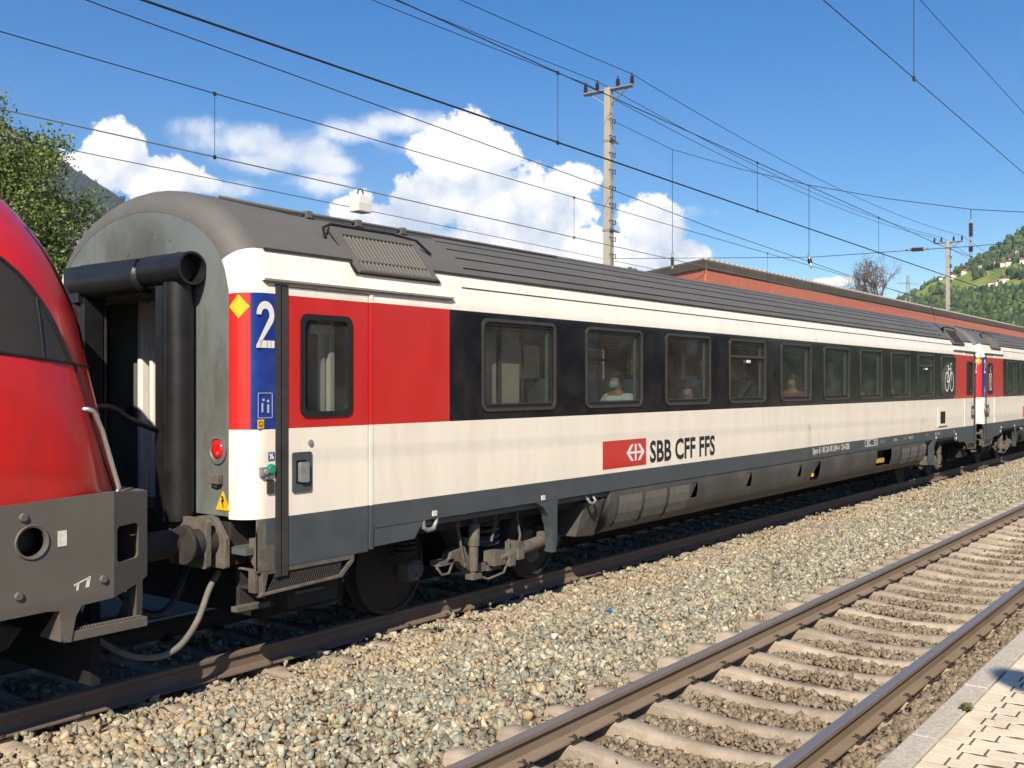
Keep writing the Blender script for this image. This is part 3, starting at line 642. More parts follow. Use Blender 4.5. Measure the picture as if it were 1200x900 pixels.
    for i,w in enumerate(WINX):
        for sg in (-1,1):
            top = i in (3,8)
            if top not in fr:
                o = coach_frame(WW, top).build('window', [M['frame'],M['rubber2'],M['decal']], root, smooth=40); fr[top] = o
                p = MB().add([(-WW/2+.06,.012,-.40),(WW/2-.06,.012,-.40),(WW/2-.06,.012,.40),(-WW/2+.06,.012,.40)],[(0,1,2,3)]).build('pane', GL, o)
                q = MB().box(WW/2-.115,WW/2-.088,.03,.06,-.385,.36).build('curtain_edge', M['curtain'], o)
                k = o
            else:
                src = fr[top]; k = link('window', src.data, root)
                for ch in src.children: link(ch.name.split('.')[0], ch.data, k)
            k.location = (w+WW/2, sg*1.41, (WZ0+WZ1)/2+.0); k.rotation_euler = (0,0,0 if sg<0 else math.pi)
    # doors: near-end and far-end, both sides
    for end in (0,1):
        for sg in (-1,1):
            X = (lambda u:u) if not end else (lambda u:CL-u)
            Y = lambda d: sg*(1.404-d)
            b = MB(); ho = rrect(.54,1.105,1.94,2.77,.07); hx0,hx1,hz0,hz1 = .565,1.08,1.965,2.745
            us = [.415,hx0,hx1,1.297]; vs = [.775,1.168,1.857,hz0,hz1,2.905,2.968]
            fn = lambda u,v:(X(u),Y(0),v)
            mf = lambda u,v: 1 if v<1.168 else (0 if v<1.857 or v>2.905 else 2)
            b.grid(us,vs,fn,mf,lambda u,v:hx0<u<hx1 and hz0<v<hz1)
            b.plate([(.415,.775),(1.297,.775),(1.297,2.968),(.415,2.968)],[rrect(.55,1.095,1.95,2.76,.06)],lambda u,v,d:(X(u),Y(d),v),.03,.045,1)
            for u in (.415,1.297): b.grid([0,.045],vs,lambda d,v:(X(u),Y(d),v),lambda d,v:mf(u,v))
            b.grid([.415,1.297],[0,.045],lambda u,d:(X(u),Y(d),.775),m=1)
            dr = b.build('door', [M['white'],M['grey'],M['red']], root)
            MB().plate(ho,[rrect(.585,1.06,1.985,2.725,.06)],lambda u,v,d:(X(u),Y(d),v),-.014,.03).build('window_seal', M['rubber2'], dr, smooth=40)
            MB().add([(X(.57),Y(.012),1.97),(X(1.08),Y(.012),1.97),(X(1.08),Y(.012),2.74),(X(.57),Y(.012),2.74)],[(0,1,2,3)]).build('pane', GL, dr)
            h = MB().plate(rrect(.455,.655,1.345,1.665,.02),[rrect(.49,.60,1.41,1.60,.01)],lambda u,v,d:(X(u),Y(d),v),-.012,.0).add([(X(.48),Y(-.001),1.4),(X(.61),Y(-.001),1.4),(X(.61),Y(-.001),1.61),(X(.48),Y(-.001),1.61)],[(0,1,2,3)],1)
            h.plate(rrect(.515,.605,1.425,1.585,.015),[],lambda u,v,d:(X(u),Y(d),v),-.04,-.006,2); h.build('door_handle', [M['grey'],M['dark'],M['zinc']], dr, smooth=40)
            MB().lathe([(.026,0),(.026,.012),(.012,.014)],(X(.645),Y(0),1.735),(0,sg,0),14).build('lock', M['zinc'], dr)
            g = MB()
            for u0,u1,d0,d1,m in ((.288,.335,-.012,.05,0),(.335,.352,.02,.05,1),(.352,.412,-.008,.05,0)):
                g.box(min(X(u0),X(u1)),max(X(u0),X(u1)),min(Y(d0),Y(d1)),max(Y(d0),Y(d1)),.705,2.985,m)
            g.build('door_guide', [M['guide'],M['rubber2']], root)
            g = MB()
            g.box(min(X(1.297),X(1.31)),max(X(1.297),X(1.31)),min(Y(.012),Y(.05)),max(Y(.012),Y(.05)),.79,2.97,1); 
            for z0,z1,mi in ((.79,1.168,2),(1.168,1.857,0),(1.857,2.905,3),(2.905,2.972,0)): g.box(min(X(1.312),X(1.352)),max(X(1.312),X(1.352)),min(Y(-.010),Y(.02)),max(Y(-.010),Y(.02)),z0,z1,mi)
            g.build('door_jamb', [M['white'],M['rubber2'],M['grey'],M['red']], root)
            g = MB().prism([(0,0),(.035,-.004),(.045,.012),(.035,.03),(0,.034)],lambda u,v,d:(X(d),sg*(1.395+u),3.008+v),.16,2.40,0)
            g.prism([(.004,-.001),(.034,-.005),(.034,-.016),(.004,-.012)],lambda u,v,d:(X(d),sg*(1.395+u),3.008+v),.18,2.38,1); g.build('drip_rail', [M['white'],M['guide']], root)
            # roof vent over the vestibule
            def rp(u,t,d):    # point on the sloping roof flank: t 0..1 from z 3.12 up to 3.52
                y,z = 1.350+(1.10-1.350)*t, 3.15+(3.49-3.15)*t
                return (X(u), sg*(y+d*.80), z+d*.59)
            v = MB(); v.plate([(1.22,-.02),(2.22,-.02),(2.20,1.12),(1.12,1.12)],[[(1.27,.04),(2.17,.04),(2.14,.95),(1.23,.95)]],rp,.055,-.06,0)
            v.plate([(1.18,-.04),(2.28,-.04),(2.22,1.08),(1.12,1.08)],[],rp,.022,.014,1)
            v.tube([rp(1.04,.86,.02),rp(1.04,1.06,.05),rp(1.14,1.17,.06),rp(1.9,1.18,.06),rp(2.22,1.10,.055),rp(2.36,.80,.03)],.014,6,1)
            vo = v.build('roof_vent', [M['roof'],M['dark']], root, smooth=30)
            v = MB()
            for i in range(19):
                u = 1.265+i*.0475
                v.prism([(u+.0,.020),(u+.020,.050),(u+.032,.050),(u+.014,.020)],lambda a,d,t:rp(a-.03*t+.012,.045+.90*t,d),0,1)
            v.build('grille', M['slat'], vo)
            # step well under the door
            s = MB(); bx = lambda u0,u1,d0,d1,z0,z1,m=0: s.box(min(X(u0),X(u1)),max(X(u0),X(u1)),min(Y(d0),Y(d1)),max(Y(d0),Y(d1)),z0,z1,m)
            s.plate([(.16,.755),(1.14,.755),(1.135,.715),(1.00,.60),(.14,.575),(.17,.61)],[[(.22,.735),(1.10,.735),(.97,.625),(.19,.60)]],lambda u,v,d:(X(u),Y(d),v),.0,.02)
            for i in range(30): s.prism([(.22+i*.0255,0),(.235+i*.0255,0),(.235+i*.0255,.008),(.22+i*.0255,.008)],lambda a,d,t:(X(a+.09*t*(1-i/40)),Y(.012+d),.60+.135*t),0,1,1)
            bx(.19,1.10,.03,.30,.60,.62,1); bx(.16,1.14,.0,.32,.755,.77,0); bx(.18,1.12,.30,.34,.40,.75,1)
            bx(.55,1.10,.16,.30,.39,.60,1); bx(.98,1.06,.05,.09,.62,.68,0); bx(.62,.92,.14,.16,.50,.525,0); bx(.10,.42,.22,.30,.43,.47,0)
            s.build('footstep', [M['grime'],M['gear']], root, bevel=.004)
            q = MB().plate([(1.299,1.018),(1.375,1.03),(1.395,1.10),(1.40,1.16),(1.405,1.16),(1.405,.776),(1.362,.755),(1.358,.80),(1.299,.866)],[],lambda u,v,d:(X(d),sg*u,v),.12,.15).box(min(X(.12),X(.285)),max(X(.12),X(.285)),sg*1.392-.012,sg*1.392+.012,.76,1.165)
            q.box(min(X(.12),X(.15)),max(X(.12),X(.15)),sg*1.33-.04,sg*1.33+.04,.60,.77); q.box(min(X(.16),X(.2)),max(X(.16),X(.2)),sg*1.36-.03,sg*1.36+.03,.56,.76); q.build('corner_guard', M['grime'], root, bevel=.008)
            # skirt panels and bogie bracket
            k = MB(); k.plate([(1.36,.968),(2.02,.968),(1.89,.812),(1.37,.805)],[],lambda u,v,d:(X(u),Y(d),v),.004,.02)
            k.plate([(1.31,1.0),(1.36,1.0),(1.36,.83),(1.31,.80)],[],lambda u,v,d:(X(u),Y(d),v),.0,.03)
            k.build('skirt_panel', M['grey'], root, bevel=.003)
            k = MB(); k.plate([(3.66,1.0),(3.66,.972),(3.78,.955),(3.90,.90),(3.99,.80),(4.04,.68),(4.06,.55),(4.065,.40),(4.13,.40),(4.155,.55),(4.16,.93),(4.20,.972),(4.20,1.0)],[],lambda u,v,d:(X(u),Y(d),v),.002,.10)
            k.build('damper_bracket', M['grey'], root, bevel=.004)
            for u,z in ((2.12,1.02),(3.85,1.01)) : MB().plate(rrect(u,u+.06,z-.03,z+.02,.004,2),[],lambda a,v,d:(X(a),Y(d),v),-.012,.0).build('jacking_mark', M['smalltxt'], root)
            q = MB().tube([(X(2.02),Y(.02),.97),(X(2.02),Y(.02),.90),(X(2.08),Y(.02),.865),(X(2.16),Y(.02),.87),(X(2.20),Y(.02),.93),(X(2.20),Y(.02),.98)],.022,8).tube([(X(4.78),Y(.06),.95),(X(4.80),Y(.0),.87),(X(4.86),Y(.0),.85),(X(4.92),Y(.0),.88),(X(4.92),Y(.06),.95)],.018,8)
            q.build('brake_pipe', M['zinc'], root, smooth=60)
        # bogie
        bo = bpy.data.objects.new('bogie', None); col.objects.link(bo); bo.parent = root; bo.location = (3.34 if not end else CL-3.34, 0, 0)
        if end: bo.rotation_euler = (0,0,math.pi)
        for ax in (-1.15,1.15):
            w = MB(); 
            for sg in (-1,1): w.lathe([(.10,-.08),(.11,-.07),(.42,-.05),(.425,-.07),(.462,-.065),(.46,.045),(.485,.05),(.485,.07),(.43,.07),(.42,.03),(.12,.05),(.10,.10)],(ax,sg*.75,.46),(0,-sg,0),40)
            w.cyl((ax,-.7,.46),(ax,.7,.46),.085); w.build('wheelset', M['gear'], bo, smooth=30)
            for sg in (-1,1):
                q = MB(); y = sg*1.06
                q.lathe([(.085,0),(.095,.03),(.095,.10),(.08,.125),(.04,.13)],(ax+.08,sg*.97,.445),(0,sg,0),20,0)
                for i in range(6): q.lathe([(.014,0),(.014,.02)],(ax+.08+.06*math.cos(i*1.047),sg*1.095,.445+.06*math.sin(i*1.047)),(0,sg,0),6)
                q.box(ax-.04,ax+.04,sg*1.0-.08,sg*1.0+.06,.37,.50); q.box(ax+.0,ax+.13,sg*1.0-.06,sg*1.0+.06,.33,.38)
                q.build('axle_box', [M['grime']], bo, bevel=.01, smooth=40)
                q = MB()
                for i in range(5): q.lathe([(.09,0),(.115,.012),(.115,.028),(.09,.04)],(ax,sg*1.0,.60+i*.045),(0,0,1),16)
                q.build('axle_spring', M['gear'], bo, smooth=50)
        for sg in (-1,1):
            y0,y1 = sg*.92,sg*1.08
            q = MB().prism([(-1.45,.80),(-.70,.82),(-.58,.74),(-.42,.50),(-.25,.38),(.28,.38),(.45,.50),(.60,.74),(.70,.82),(1.45,.80),(1.45,.93),(.62,.95),(.48,.85),(.34,.58),(.22,.50),(-.2,.50),(-.34,.60),(-.48,.85),(-.62,.95),(-1.45,.93)],lambda u,v,d:(u,d,v),y0,y1)
            q.build('bogie_frame', M['gear'], bo, bevel=.02)
            q = MB()
            q.prism([(-.72,.46),(-.66,.56),(-.46,.60),(-.38,.46),(-.26,.40),(-.08,.38),(-.10,.30),(-.30,.30),(-.44,.36),(-.55,.46)],lambda u,v,d:(u,d,v),sg*1.05,sg*1.16)
            q.box(-.84,-.62,sg*1.1-.06,sg*1.1+.06,.44,.50); q.tube([(-.86,sg*1.14,.44),(-.80,sg*1.16,.36),(-.70,sg*1.16,.36),(-.64,sg*1.15,.44)],.014,8)
            q.box(-.12,.10,sg*1.14-.05,sg*1.14+.05,.30,.40)
            q.build('sway_bar', M['grime'], bo, bevel=.008, smooth=40)
            pts = [(.10+.10*math.cos(t*.55), sg*1.02+.10*math.sin(t*.55), .50+t*.0062) for t in range(58)]
            MB().tube(pts,.019,8).build('coil_spring', M['grime'], bo, smooth=70)
            q = MB().lathe([(.03,0),(.03,.05),(.048,.06),(.048,.30),(.058,.31),(.058,.52),(.03,.54),(.03,.60)],(-.40,sg*1.22,.29),(0.04,0,1),14); q.box(-.46,-.32,sg*1.22-.05,sg*1.22+.05,.27,.32); q.build('shock_absorber', M['grime'], bo, smooth=40)
            q = MB().lathe([(.03,0),(.03,.06),(.05,.07),(.05,.42),(.066,.43),(.066,.80),(.03,.82),(.03,.95)],(-.08,sg*1.24,.425),(1,0,.10),14); q.box(-.12,.06,sg*1.20-.08,sg*1.20+.08,.36,.50); q.box(.24,.34,sg*1.22-.09,sg*1.22+.09,.38,.56); q.box(.10,.20,sg*1.22-.08,sg*1.22+.08,.33,.45); q.box(.78,.86,sg*1.22-.09,sg*1.22+.07,.40,.60); q.build('yaw_damper', M['grime'], bo, smooth=40)
            q = MB().cyl((-.62,sg*1.2,.98),(-.62,sg*1.2,.80),.03,n=10).cyl((-.62,sg*1.2,.82),(-.50,sg*1.2,.40),.014,n=8).cyl((-.5,sg*1.2,.42),(-.36,sg*1.2,.30),.02,n=8)
            q.tube([(.36,sg*1.2,.95),(.32,sg*1.23,.80),(.36,sg*1.24,.62),(.30,sg*1.24,.42)],.014,8).tube([(-.36,sg*1.22,.30),(-.2,sg*1.25,.24),(.05,sg*1.26,.27),(.14,sg*1.26,.42),(.16,sg*1.24,.6)],.013,8).tube([(.02,sg*1.18,.95),(-.02,sg*1.2,.78),(-.08,sg*1.2,.60)],.016,8)
            q.build('brake_cable', M['grime'], bo, smooth=60)
            q = MB().prism([(.52,.34),(.70,.60),(.78,.62),(.86,.60),(.70,.36)],lambda u,v,d:(u,d,v),sg*1.0,sg*1.06); q.lathe([(.09,0),(.10,.05),(.07,.10)],(.72,sg*1.08,.37),(0,sg,0),14); q.build('brake_lever', M['grime'], bo, bevel=.01)
    # fairing between the bogies
    fx0, fx1 = 5.25, 18.25
    FP = [(-1.395,.962),(-1.40,.90),(-1.398,.80),(-1.375,.68),(-1.33,.57),(-1.26,.49),(-1.16,.44),(-1.0,.415),(-.6,.41)]
    holes = [(7.30,7.46,.70,.90),(9.05,9.20,.71,.91),(11.0,11.14,.71,.90),(11.62,11.98,.60,.905),(15.0,15.9,.60,.93)]
    us = sorted(set([fx0,fx1]+[h for q in holes for h in q[:2]]+list(np.arange(fx0+.6,fx1,1.1))))
    for sg in (-1,1):
        b = MB(); zs = sorted(set([p[1] for p in FP]+[h for q in holes for h in q[2:]]),reverse=True)
        def fy(z): return float(np.interp(z,[p[1] for p in FP][::-1],[p[0] for p in FP][::-1]))
        b.grid(us, zs, lambda u,z:(u-.28*(0 if fx0<u<fx1 else ( -(.93-z)*1.0*(1 if u==fx0 else -1)*0)),-sg*fy(z)*1.0,z), None, (lambda u,z:any(h[0]<u<h[1] and h[2]<z<h[3] for h in holes)) if sg<0 else None)
        for u in (fx0,fx1): b.prism([p for p in FP]+[(-.6,.96)],lambda a,v,d:(u+d,-sg*a,v),0,.01)
        b.box(fx0,fx1,min(sg*.60,sg*1.0),max(sg*.60,sg*1.0),.405,.415)
        for h in holes[:-1]:
            if sg<0: b.prism([(h[0],h[3]),(h[1],h[3]),(h[0],h[2])],lambda u,v,d:(u,-fy(v)*-1+d if 0 else fy(v)+d,v),.006,.05)
        fo = b.build('underfloor_fairing', M['fair'], root, smooth=40)
        for u0,n in ((5.42,3),(16.55,3)):
            for i in range(n):
                l = MB().grid([u0+i*.62,u0+i*.62+.54],[.89,.80,.68,.57,.49],lambda u,z:(u,-sg*(fy(z)-.014),z)); l.build('louvre', M['louvre'], fo)
        q = MB().add([(4.80,sg*1.20,.46),(4.86,sg*1.30,.86),(5.2,sg*1.36,.88),(5.2,sg*1.20,.43),(4.80,sg*.5,.46),(4.86,sg*.5,.86),(5.2,sg*.5,.88),(5.2,sg*.5,.43)],[(0,1,2,3),(4,5,6,7),(0,1,5,4),(1,2,6,5),(2,3,7,6),(3,0,4,7)]); q.build('equipment_box', M['fair'], root, bevel=.01)
        if sg<0:
            MB().box(11.70,11.76,-1.37,-1.30,.66,.72).build('fill_valve', M['yellow'], root)
            q = MB().box(15.0,15.95,-1.30,-.9,.58,.60,0).box(15.05,15.75,-1.30,-1.26,.66,.74,1)
            for i in range(4): q.cyl((15.12+i*.2,-1.24,.74),(15.12+i*.2,-1.24,.88),.035,n=8,m=0)
            q.build('battery_switch', [M['gear'],M['ytxt']], root)
    for x in (.45,CL-1.35): MB().box(x,x+.9,-1.05,1.05,.30,.88).build('shade_block', M['dark'], root, bevel=.02)  # black blocks added to fill the shaded space under the coach ends
    b = MB().box(.3,CL-.3,-1.2,1.2,.80,.905).box(5.2,18.2,-.6,.6,.45,.80); b.build('underframe', M['gear'], root)
    # markings
    for (xx,fl) in ((.186,1),):
        b = MB()
        arcs = [(.105*math.cos(R(a)),.105*math.sin(R(a))) for a in range(180,-41,-10)]
        inn = [(.047*math.cos(R(a)),.047*math.sin(R(a))) for a in range(180,-41,-10)]
        n = len(arcs); o = [(x*.82,z) for x,z in arcs]; i_ = [(x*.82,z) for x,z in inn]
        b.add([(x,0,z) for x,z in o+i_],[(k,k+1,n+k+1,n+k) for k in range(n-1)])
        e0,e1 = o[-1],i_[-1]
        b.add([(e0[0],0,e0[1]),(e1[0],0,e1[1]),(-.087,0,-.235),(-.030,0,-.20)],[(0,1,2,3)])
        b.add([(-.087,0,-.235),(-.030,0,-.2),(-.044,0,-.255),(-.090,0,-.255)],[(0,1,2,3)])
        for u0,u1 in ((-.05,.014),(.019,.052),(.056,.088)): b.add([(u0,0,-.255),(u1,0,-.255),(u1,0,-.198),(u0,0,-.198)],[(0,1,2,3)])
        put(b,xx,-1.4135,2.74).build('class_number', M['decal'], root)
        b2 = MB(); b2.v, b2.f, b2.m = [(CL-2*xx-0+x,y,z) if 0 else (CL-xx+(x-xx),y,z) for x,y,z in b.v], b.f, b.m; b2.build('class_number', M['decal'], root)
    RT = sorted((ER*(1-math.sin(t*math.pi/2)), ER*(1-math.cos(t*math.pi/2))) for t in ARC)
    def corner_y(x): # y of the rounded corner
        if x>=ER: return -1.41
        return -(1.41-float(np.interp(x,[q[0] for q in RT],[q[1] for q in RT])))
    b = MB(); n = 21; vs = []
    for i in range(n):
        a = R(87-48*i/(n-1)); h = .092*(1-abs(i-10)/10); rr = ER+.003
        vs += [(ER-rr*math.sin(a),-(1.41-ER+rr*math.cos(a)),2.80-h),(ER-rr*math.sin(a),-(1.41-ER+rr*math.cos(a)),2.80+h)]
    b.add(vs,[(2*i,2*i+2,2*i+3,2*i+1) for i in range(n-1)]); b.build('first_diamond_sign', M['yellow'], root)
    y = -1.4135
    q = MB(); 
    for u0,u1,v0,v1 in ((.115,.255,2.135,2.14),(.115,.255,1.945,1.95),(.115,.12,1.945,2.14),(.25,.255,1.945,2.14),(.15,.165,1.99,2.06),(.205,.222,1.985,2.05)): q.box(u0,u1,y,y+.002,v0,v1)
    q.lathe([(.011,0),(.011,.002)],(.212,y,2.075),(0,1,0),10).lathe([(.010,0),(.010,.002)],(.168,y,2.085),(0,1,0),10); q.build('assistance_pictogram', mat('worn_decal',(.45,.48,.58),.6), root)
    q = MB().box(.112,.172,y,y+.003,1.865,1.935).build('yellow_sticker', M['yellow'], root)
    q = MB().plate(circ(.142,1.90,.022),[circ(.142,1.90,.017)],XZ,y-.002,y).plate([(.130,1.897),(.142,1.888),(.154,1.897),(.142,1.892)],[],XZ,y-.002,y).build('sticker_print', M['ink'], root)
    q = MB().box(.215,.275,y,y+.003,1.615,1.68).build('pram_sticker', M['blue'], root); MB().plate([(.225,1.625),(.24,1.625),(.26,1.67),(.245,1.67)],[],XZ,y-.002,y).plate([(.225,1.67),(.235,1.67),(.235,1.65),(.225,1.65)],[],XZ,y-.002,y).plate([(.25,1.625),(.265,1.625),(.265,1.65),(.25,1.65)],[],XZ,y-.002,y).build('sticker_print', M['decal'], root)
    MB().lathe([(.045,-.002),(.045,.016),(.034,.02),(.03,.028),(.001,.03)],(.235,-1.41,1.545),(0,-1,0),20).build('door_button', M['green'], root, smooth=30)
    MB().box(.125,.185,-1.44,-1.408,1.50,1.57).lathe([(.022,0),(.022,.02)],(.165,-1.44,1.535),(0,-1,0),12).cyl((.18,-1.425,1.50),(.195,-1.425,1.49),.02,n=8).build('key_switch', M['zinc'], root, bevel=.004)
    MB().plate(rrect(.20,.265,1.36,1.47,.006,3),[rrect(.226,.242,1.39,1.415,.003,2)],XZ,-1.422,-1.408).build('socket_plate', M['frame'], root)
    # operator's sign and lettering
    lg = MB().box(5.06,6.06,-1.4115,-1.409,1.222,1.545).build('operator_sign', M['red'], root)
    q = MB(); cx,cz,s = 5.80,1.384,.105; yy = -1.4145
    def bar(p): q.add([(cx+a*s*2.0,yy,cz+c*s) for a,c in p],[tuple(range(len(p)))])
    bar([(-.78,-.13),(.78,-.13),(.78,.13),(-.78,.13)]); bar([(-.10,.13),(.10,.13),(.10,.95),(-.10,.95)]); bar([(-.10,-.95),(.10,-.95),(.10,-.13),(-.10,-.13)])
    for sx in (-1,1):
        bar([(sx*1.0,0),(sx*.78,0.13),(sx*.42,.95),(sx*.68-sx*.46,.95),(sx*.56,.13)][:0] or [(sx*1.02,0),(sx*.52,.95),(sx*.22,.95),(sx*.70,0)]); bar([(sx*1.02,0),(sx*.70,0),(sx*.22,-.95),(sx*.52,-.95)])
    q.build('operator_emblem', M['decal'], lg)
    put(text_mb('SBB CFF FFS',.365,.955,.010),6.15,-1.4115,1.245).build('operator_lettering', M['ink'], root)
    put(text_mb('Bpm 61 85 20-90 249-4  CH-SBB',.14,.95,.004),11.6,-1.4105,1.045).build('coach_number', M['smalltxt'], root)
    put(text_mb('RIC',.14,1.0,.004),14.35,-1.4105,1.055).build('approval_lettering', M['smalltxt'], root)
    q = MB().plate(rrect(14.25,15.0,1.03,1.165,.01,2),[rrect(14.265,14.985,1.045,1.15,.01,2)],XZ,-1.4105,-1.409); 
    for i in range(3): put_ = q.box(14.75,14.95,-1.4105,-1.409,1.06+i*.03,1.072+i*.03)
    q.build('approval_frame', M['smalltxt'], root)
    for u,t,m in ((15.15,'1 1 1 5','smalltxt'),(16.0,'26,4 m','smalltxt'),(16.65,'R 120','ytxt'),(17.0,'R+Mg 75 t','smalltxt'),(18.3,'O-PR','ytxt'),(19.0,'REV 12.05.17','smalltxt'),(20.6,'GA','smalltxt')):
        put(text_mb(t,.09,.95,.001),u,-1.4105,1.06).build('small_lettering', M[m], root)
    # small hatch near the far end
    q = MB().plate(rrect(19.25,20.05,1.23,1.66,.01,2),[rrect(19.45,19.90,1.30,1.58,.01,2)],XZ,-1.416,-1.409,0).box(19.45,19.9,-1.4105,-1.409,1.30,1.58,1).box(19.3,20.0,-1.425,-1.409,1.235,1.25,2); q.build('filler_hatch', [M['white'],M['dark'],M['guide']], root)
    bike(root, WINX[9]+WW*.55, 2.40, .80, 'bicycle_sign')
    return root
def bike(root, x, z, w, name, y=-1.4165):
    q = MB(); k = w/1.0
    def ring(cx,cz,r,t): q.plate([(cx+a*k,cz+c) for a,c in circ(0,0,r,28)],[[(cx+a*k,cz+c) for a,c in circ(0,0,r-t,28)]],XZ,y,y+.0015)
    def seg(p0,p1,t):
        d = Vector((p1[0]-p0[0],p1[1]-p0[1])).normalized(); nx,nz = -d.y*t/2,d.x*t/2
        q.add([(x+p0[0]*k-nx*k,y,z+p0[1]-nz),(x+p1[0]*k-nx*k,y,z+p1[1]-nz),(x+p1[0]*k+nx*k,y,z+p1[1]+nz),(x+p0[0]*k+nx*k,y,z+p0[1]+nz)],[(0,1,2,3)])
    ring(x-.26*k,z-.14,.23,.035); ring(x+.26*k,z-.14,.23,.035)
    for a,b in (((-.26,-.14),(-.12,.16)),((-.12,.16),(.16,.16)),((.16,.16),(-.02,-.14)),((-.02,-.14),(-.26,-.14)),((-.12,.19),(-.02,-.14)),((.26,-.14),(.13,.27)),((.13,.27),(.24,.29)),((-.2,.22),(-.05,.22))): seg(a,b,.035)
    q.build(name, M['decal'], root)
def smooth_path(P, n=7):
    P = [Vector(p) for p in P]; out = []
    for i in range(len(P)-1):
        p0,p1,p2,p3 = P[max(i-1,0)],P[i],P[i+1],P[min(i+2,len(P)-1)]
        for k in range(n):
            t = k/n; out.append(.5*((2*p1)+(p2-p0)*t+(2*p0-5*p1+4*p2-p3)*t*t+(3*p1-p0-3*p2+p3)*t**3))
    return out+[P[-1]]
coach = make_coach('long white red and black railway coach with operator lettering, next to the red engine')
coach2 = copy_tree(coach); coach2.location.x = CX+23.55
coach2['label'] = 'second white and red coach at the right edge, coupled behind the long coach'
bike(coach2, .83, 2.40, .34, 'bicycle_sign')
for ch in list(coach.children):
    if ch.name.startswith('brake_pipe'): pass
hz = MB().tube(smooth_path([(5.05,6.72,.72),(4.92,6.66,.62),(4.78,6.62,.40),(4.62,6.62,.24),(4.45,6.66,.19),(4.25,6.75,.24),(4.05,6.9,.42),(4.0,7.0,.62)]),.024,10)
tag(hz.build('brake_hose', mat('dusty_hose',(.16,.145,.12),.75,var=.2), smooth=60),'thick grey brake hose hanging in a loop between the engine and the coach','hose')
hz = MB().tube(smooth_path([(5.0,7.0,.80),(4.86,6.98,.55),(4.7,6.98,.42),(4.5,7.02,.5),(4.3,7.1,.8)]),.03,10)
tag(hz.build('brake_hose', M['rubber'], smooth=60),'black coupling hose sagging in shadow behind the grey hose','hose')
hz = MB().tube(smooth_path([(4.0,6.9,2.03),(4.25,6.95,2.04),(4.5,7.0,1.92),(4.8,7.12,1.84),(5.0,7.2,1.90)]),.022,8)
tag(hz.build('power_cable', M['rubber'], smooth=60),'black cable hanging across the open gangway of the coach','cable')

# ------------------------------------------------------------------ red engine
LX = thing('locomotive', (0,YC,0), 'red electric locomotive with sloping nose, dark side window and grey buffer beam', 'locomotive')
XF = ([1.40,1.46,1.7,1.90,2.1,2.28,2.45,2.67,2.85,3.0,3.14,3.25,3.40,3.50,3.60,3.70,3.80,3.86],[4.30,4.297,4.246,4.203,4.153,4.112,4.083,4.046,3.977,3.925,3.875,3.837,3.767,3.707,3.55,3.2,2.4,1.2])
LP = [(1.395,1.40),(1.40,1.46),(1.40,1.7),(1.398,1.9),(1.39,2.1),(1.375,2.28),(1.35,2.45),(1.315,2.67),(1.275,2.85),(1.22,3.0),(1.13,3.14),(1.02,3.25),(.86,3.40),(.735,3.50),(.66,3.55),(.42,3.70),(.2,3.80),(0,3.86)]
LA, LN = 1.25, 3.0
def lx_y(x, z):
    xf = float(np.interp(z,*XF)); hw = float(np.interp(z,[p[1] for p in LP],[p[0] for p in LP])); t = max(0,min(1,(x-(xf-LA))/LA))
    return -hw*(1-t**LN)**(1/LN)
TS = [0,.2,.35,.5,.62,.72,.8,.86,.91,.945,.97,.985,.995,1.0]
b = MB()
for sg in (-1,1):
    pts = [(float(np.interp(z,*XF))-LA+LA*t, sg*y*(1-t**LN)**(1/LN), z) for t in TS for y,z in LP]
    n = len(LP); b.add(pts,[(i*n+j,(i+1)*n+j,(i+1)*n+j+1,i*n+j+1) for i in range(len(TS)-1) for j in range(n-1)])
    back = [(-14.6,sg*y,z) for y,z in LP]+[(float(np.interp(z,*XF))-LA,sg*y,z) for y,z in LP]
    b.add(back,[(j,n+j,n+j+1,j+1) for j in range(n-1)])
rearp = [(-14.6,-y,z) for y,z in LP]+[(-14.6,y,z) for y,z in LP[::-1]][1:]; b.add(rearp,[tuple(range(len(rearp)))])
b.build('body', M['loco'], LX, smooth=50)
def on_body(path, off): return [(x, lx_y(x,z)-off, z) for x,z in path]
b = MB(); top = ([1.6,2.4,2.9,3.05,3.212,3.313,3.39,3.458,3.533,3.60,3.652],[3.02,3.06,3.07,3.05,3.0,2.916,2.828,2.733,2.598,2.471,2.352]); bot = ([1.6,3.13,3.407,3.652],[2.46,2.401,2.371,2.348])
us = [1.6,1.9,2.2,2.5,2.7,2.9,3.05,3.13,3.212,3.26,3.313,3.35,3.39,3.43,3.458,3.5,3.533,3.57,3.60,3.63,3.652]
def wz(u,k): a=float(np.interp(u,*bot)); c=float(np.interp(u,*top)); return a+(c-a)*k
b.grid(us,[0,.15,.3,.45,.6,.75,.9,1],lambda u,k:(u,lx_y(u,wz(u,k))-.006,wz(u,k)))
sw = b.build('side_window', M['locoglass'], LX, smooth=60)
edge = [(u,wz(u,1)) for u in us]
MB().tube(on_body(edge,.008),.014,6).tube(on_body([(u,wz(u,0)) for u in us]+[(3.704,2.338),(3.80,2.33),(3.90,2.326)],.004),.010,6).tube(on_body([(3.425,wz(3.425,k)) for k in (0,.3,.6,1)],.008),.008,6).build('window_seal', M['rubber2'], sw, smooth=60)
b = MB().tube(on_body([(3.704,2.338),(3.777,2.121),(3.841,1.917),(3.938,1.677),(4.045,1.47)],.001),.009,6); b.build('nose_joint', M['rubber2'], LX, smooth=60)
hp = [(3.66,2.02),(3.715,2.04),(3.755,1.98),(3.80,1.80),(3.86,1.62),(3.90,1.50),(3.895,1.475),(3.82,1.465)]
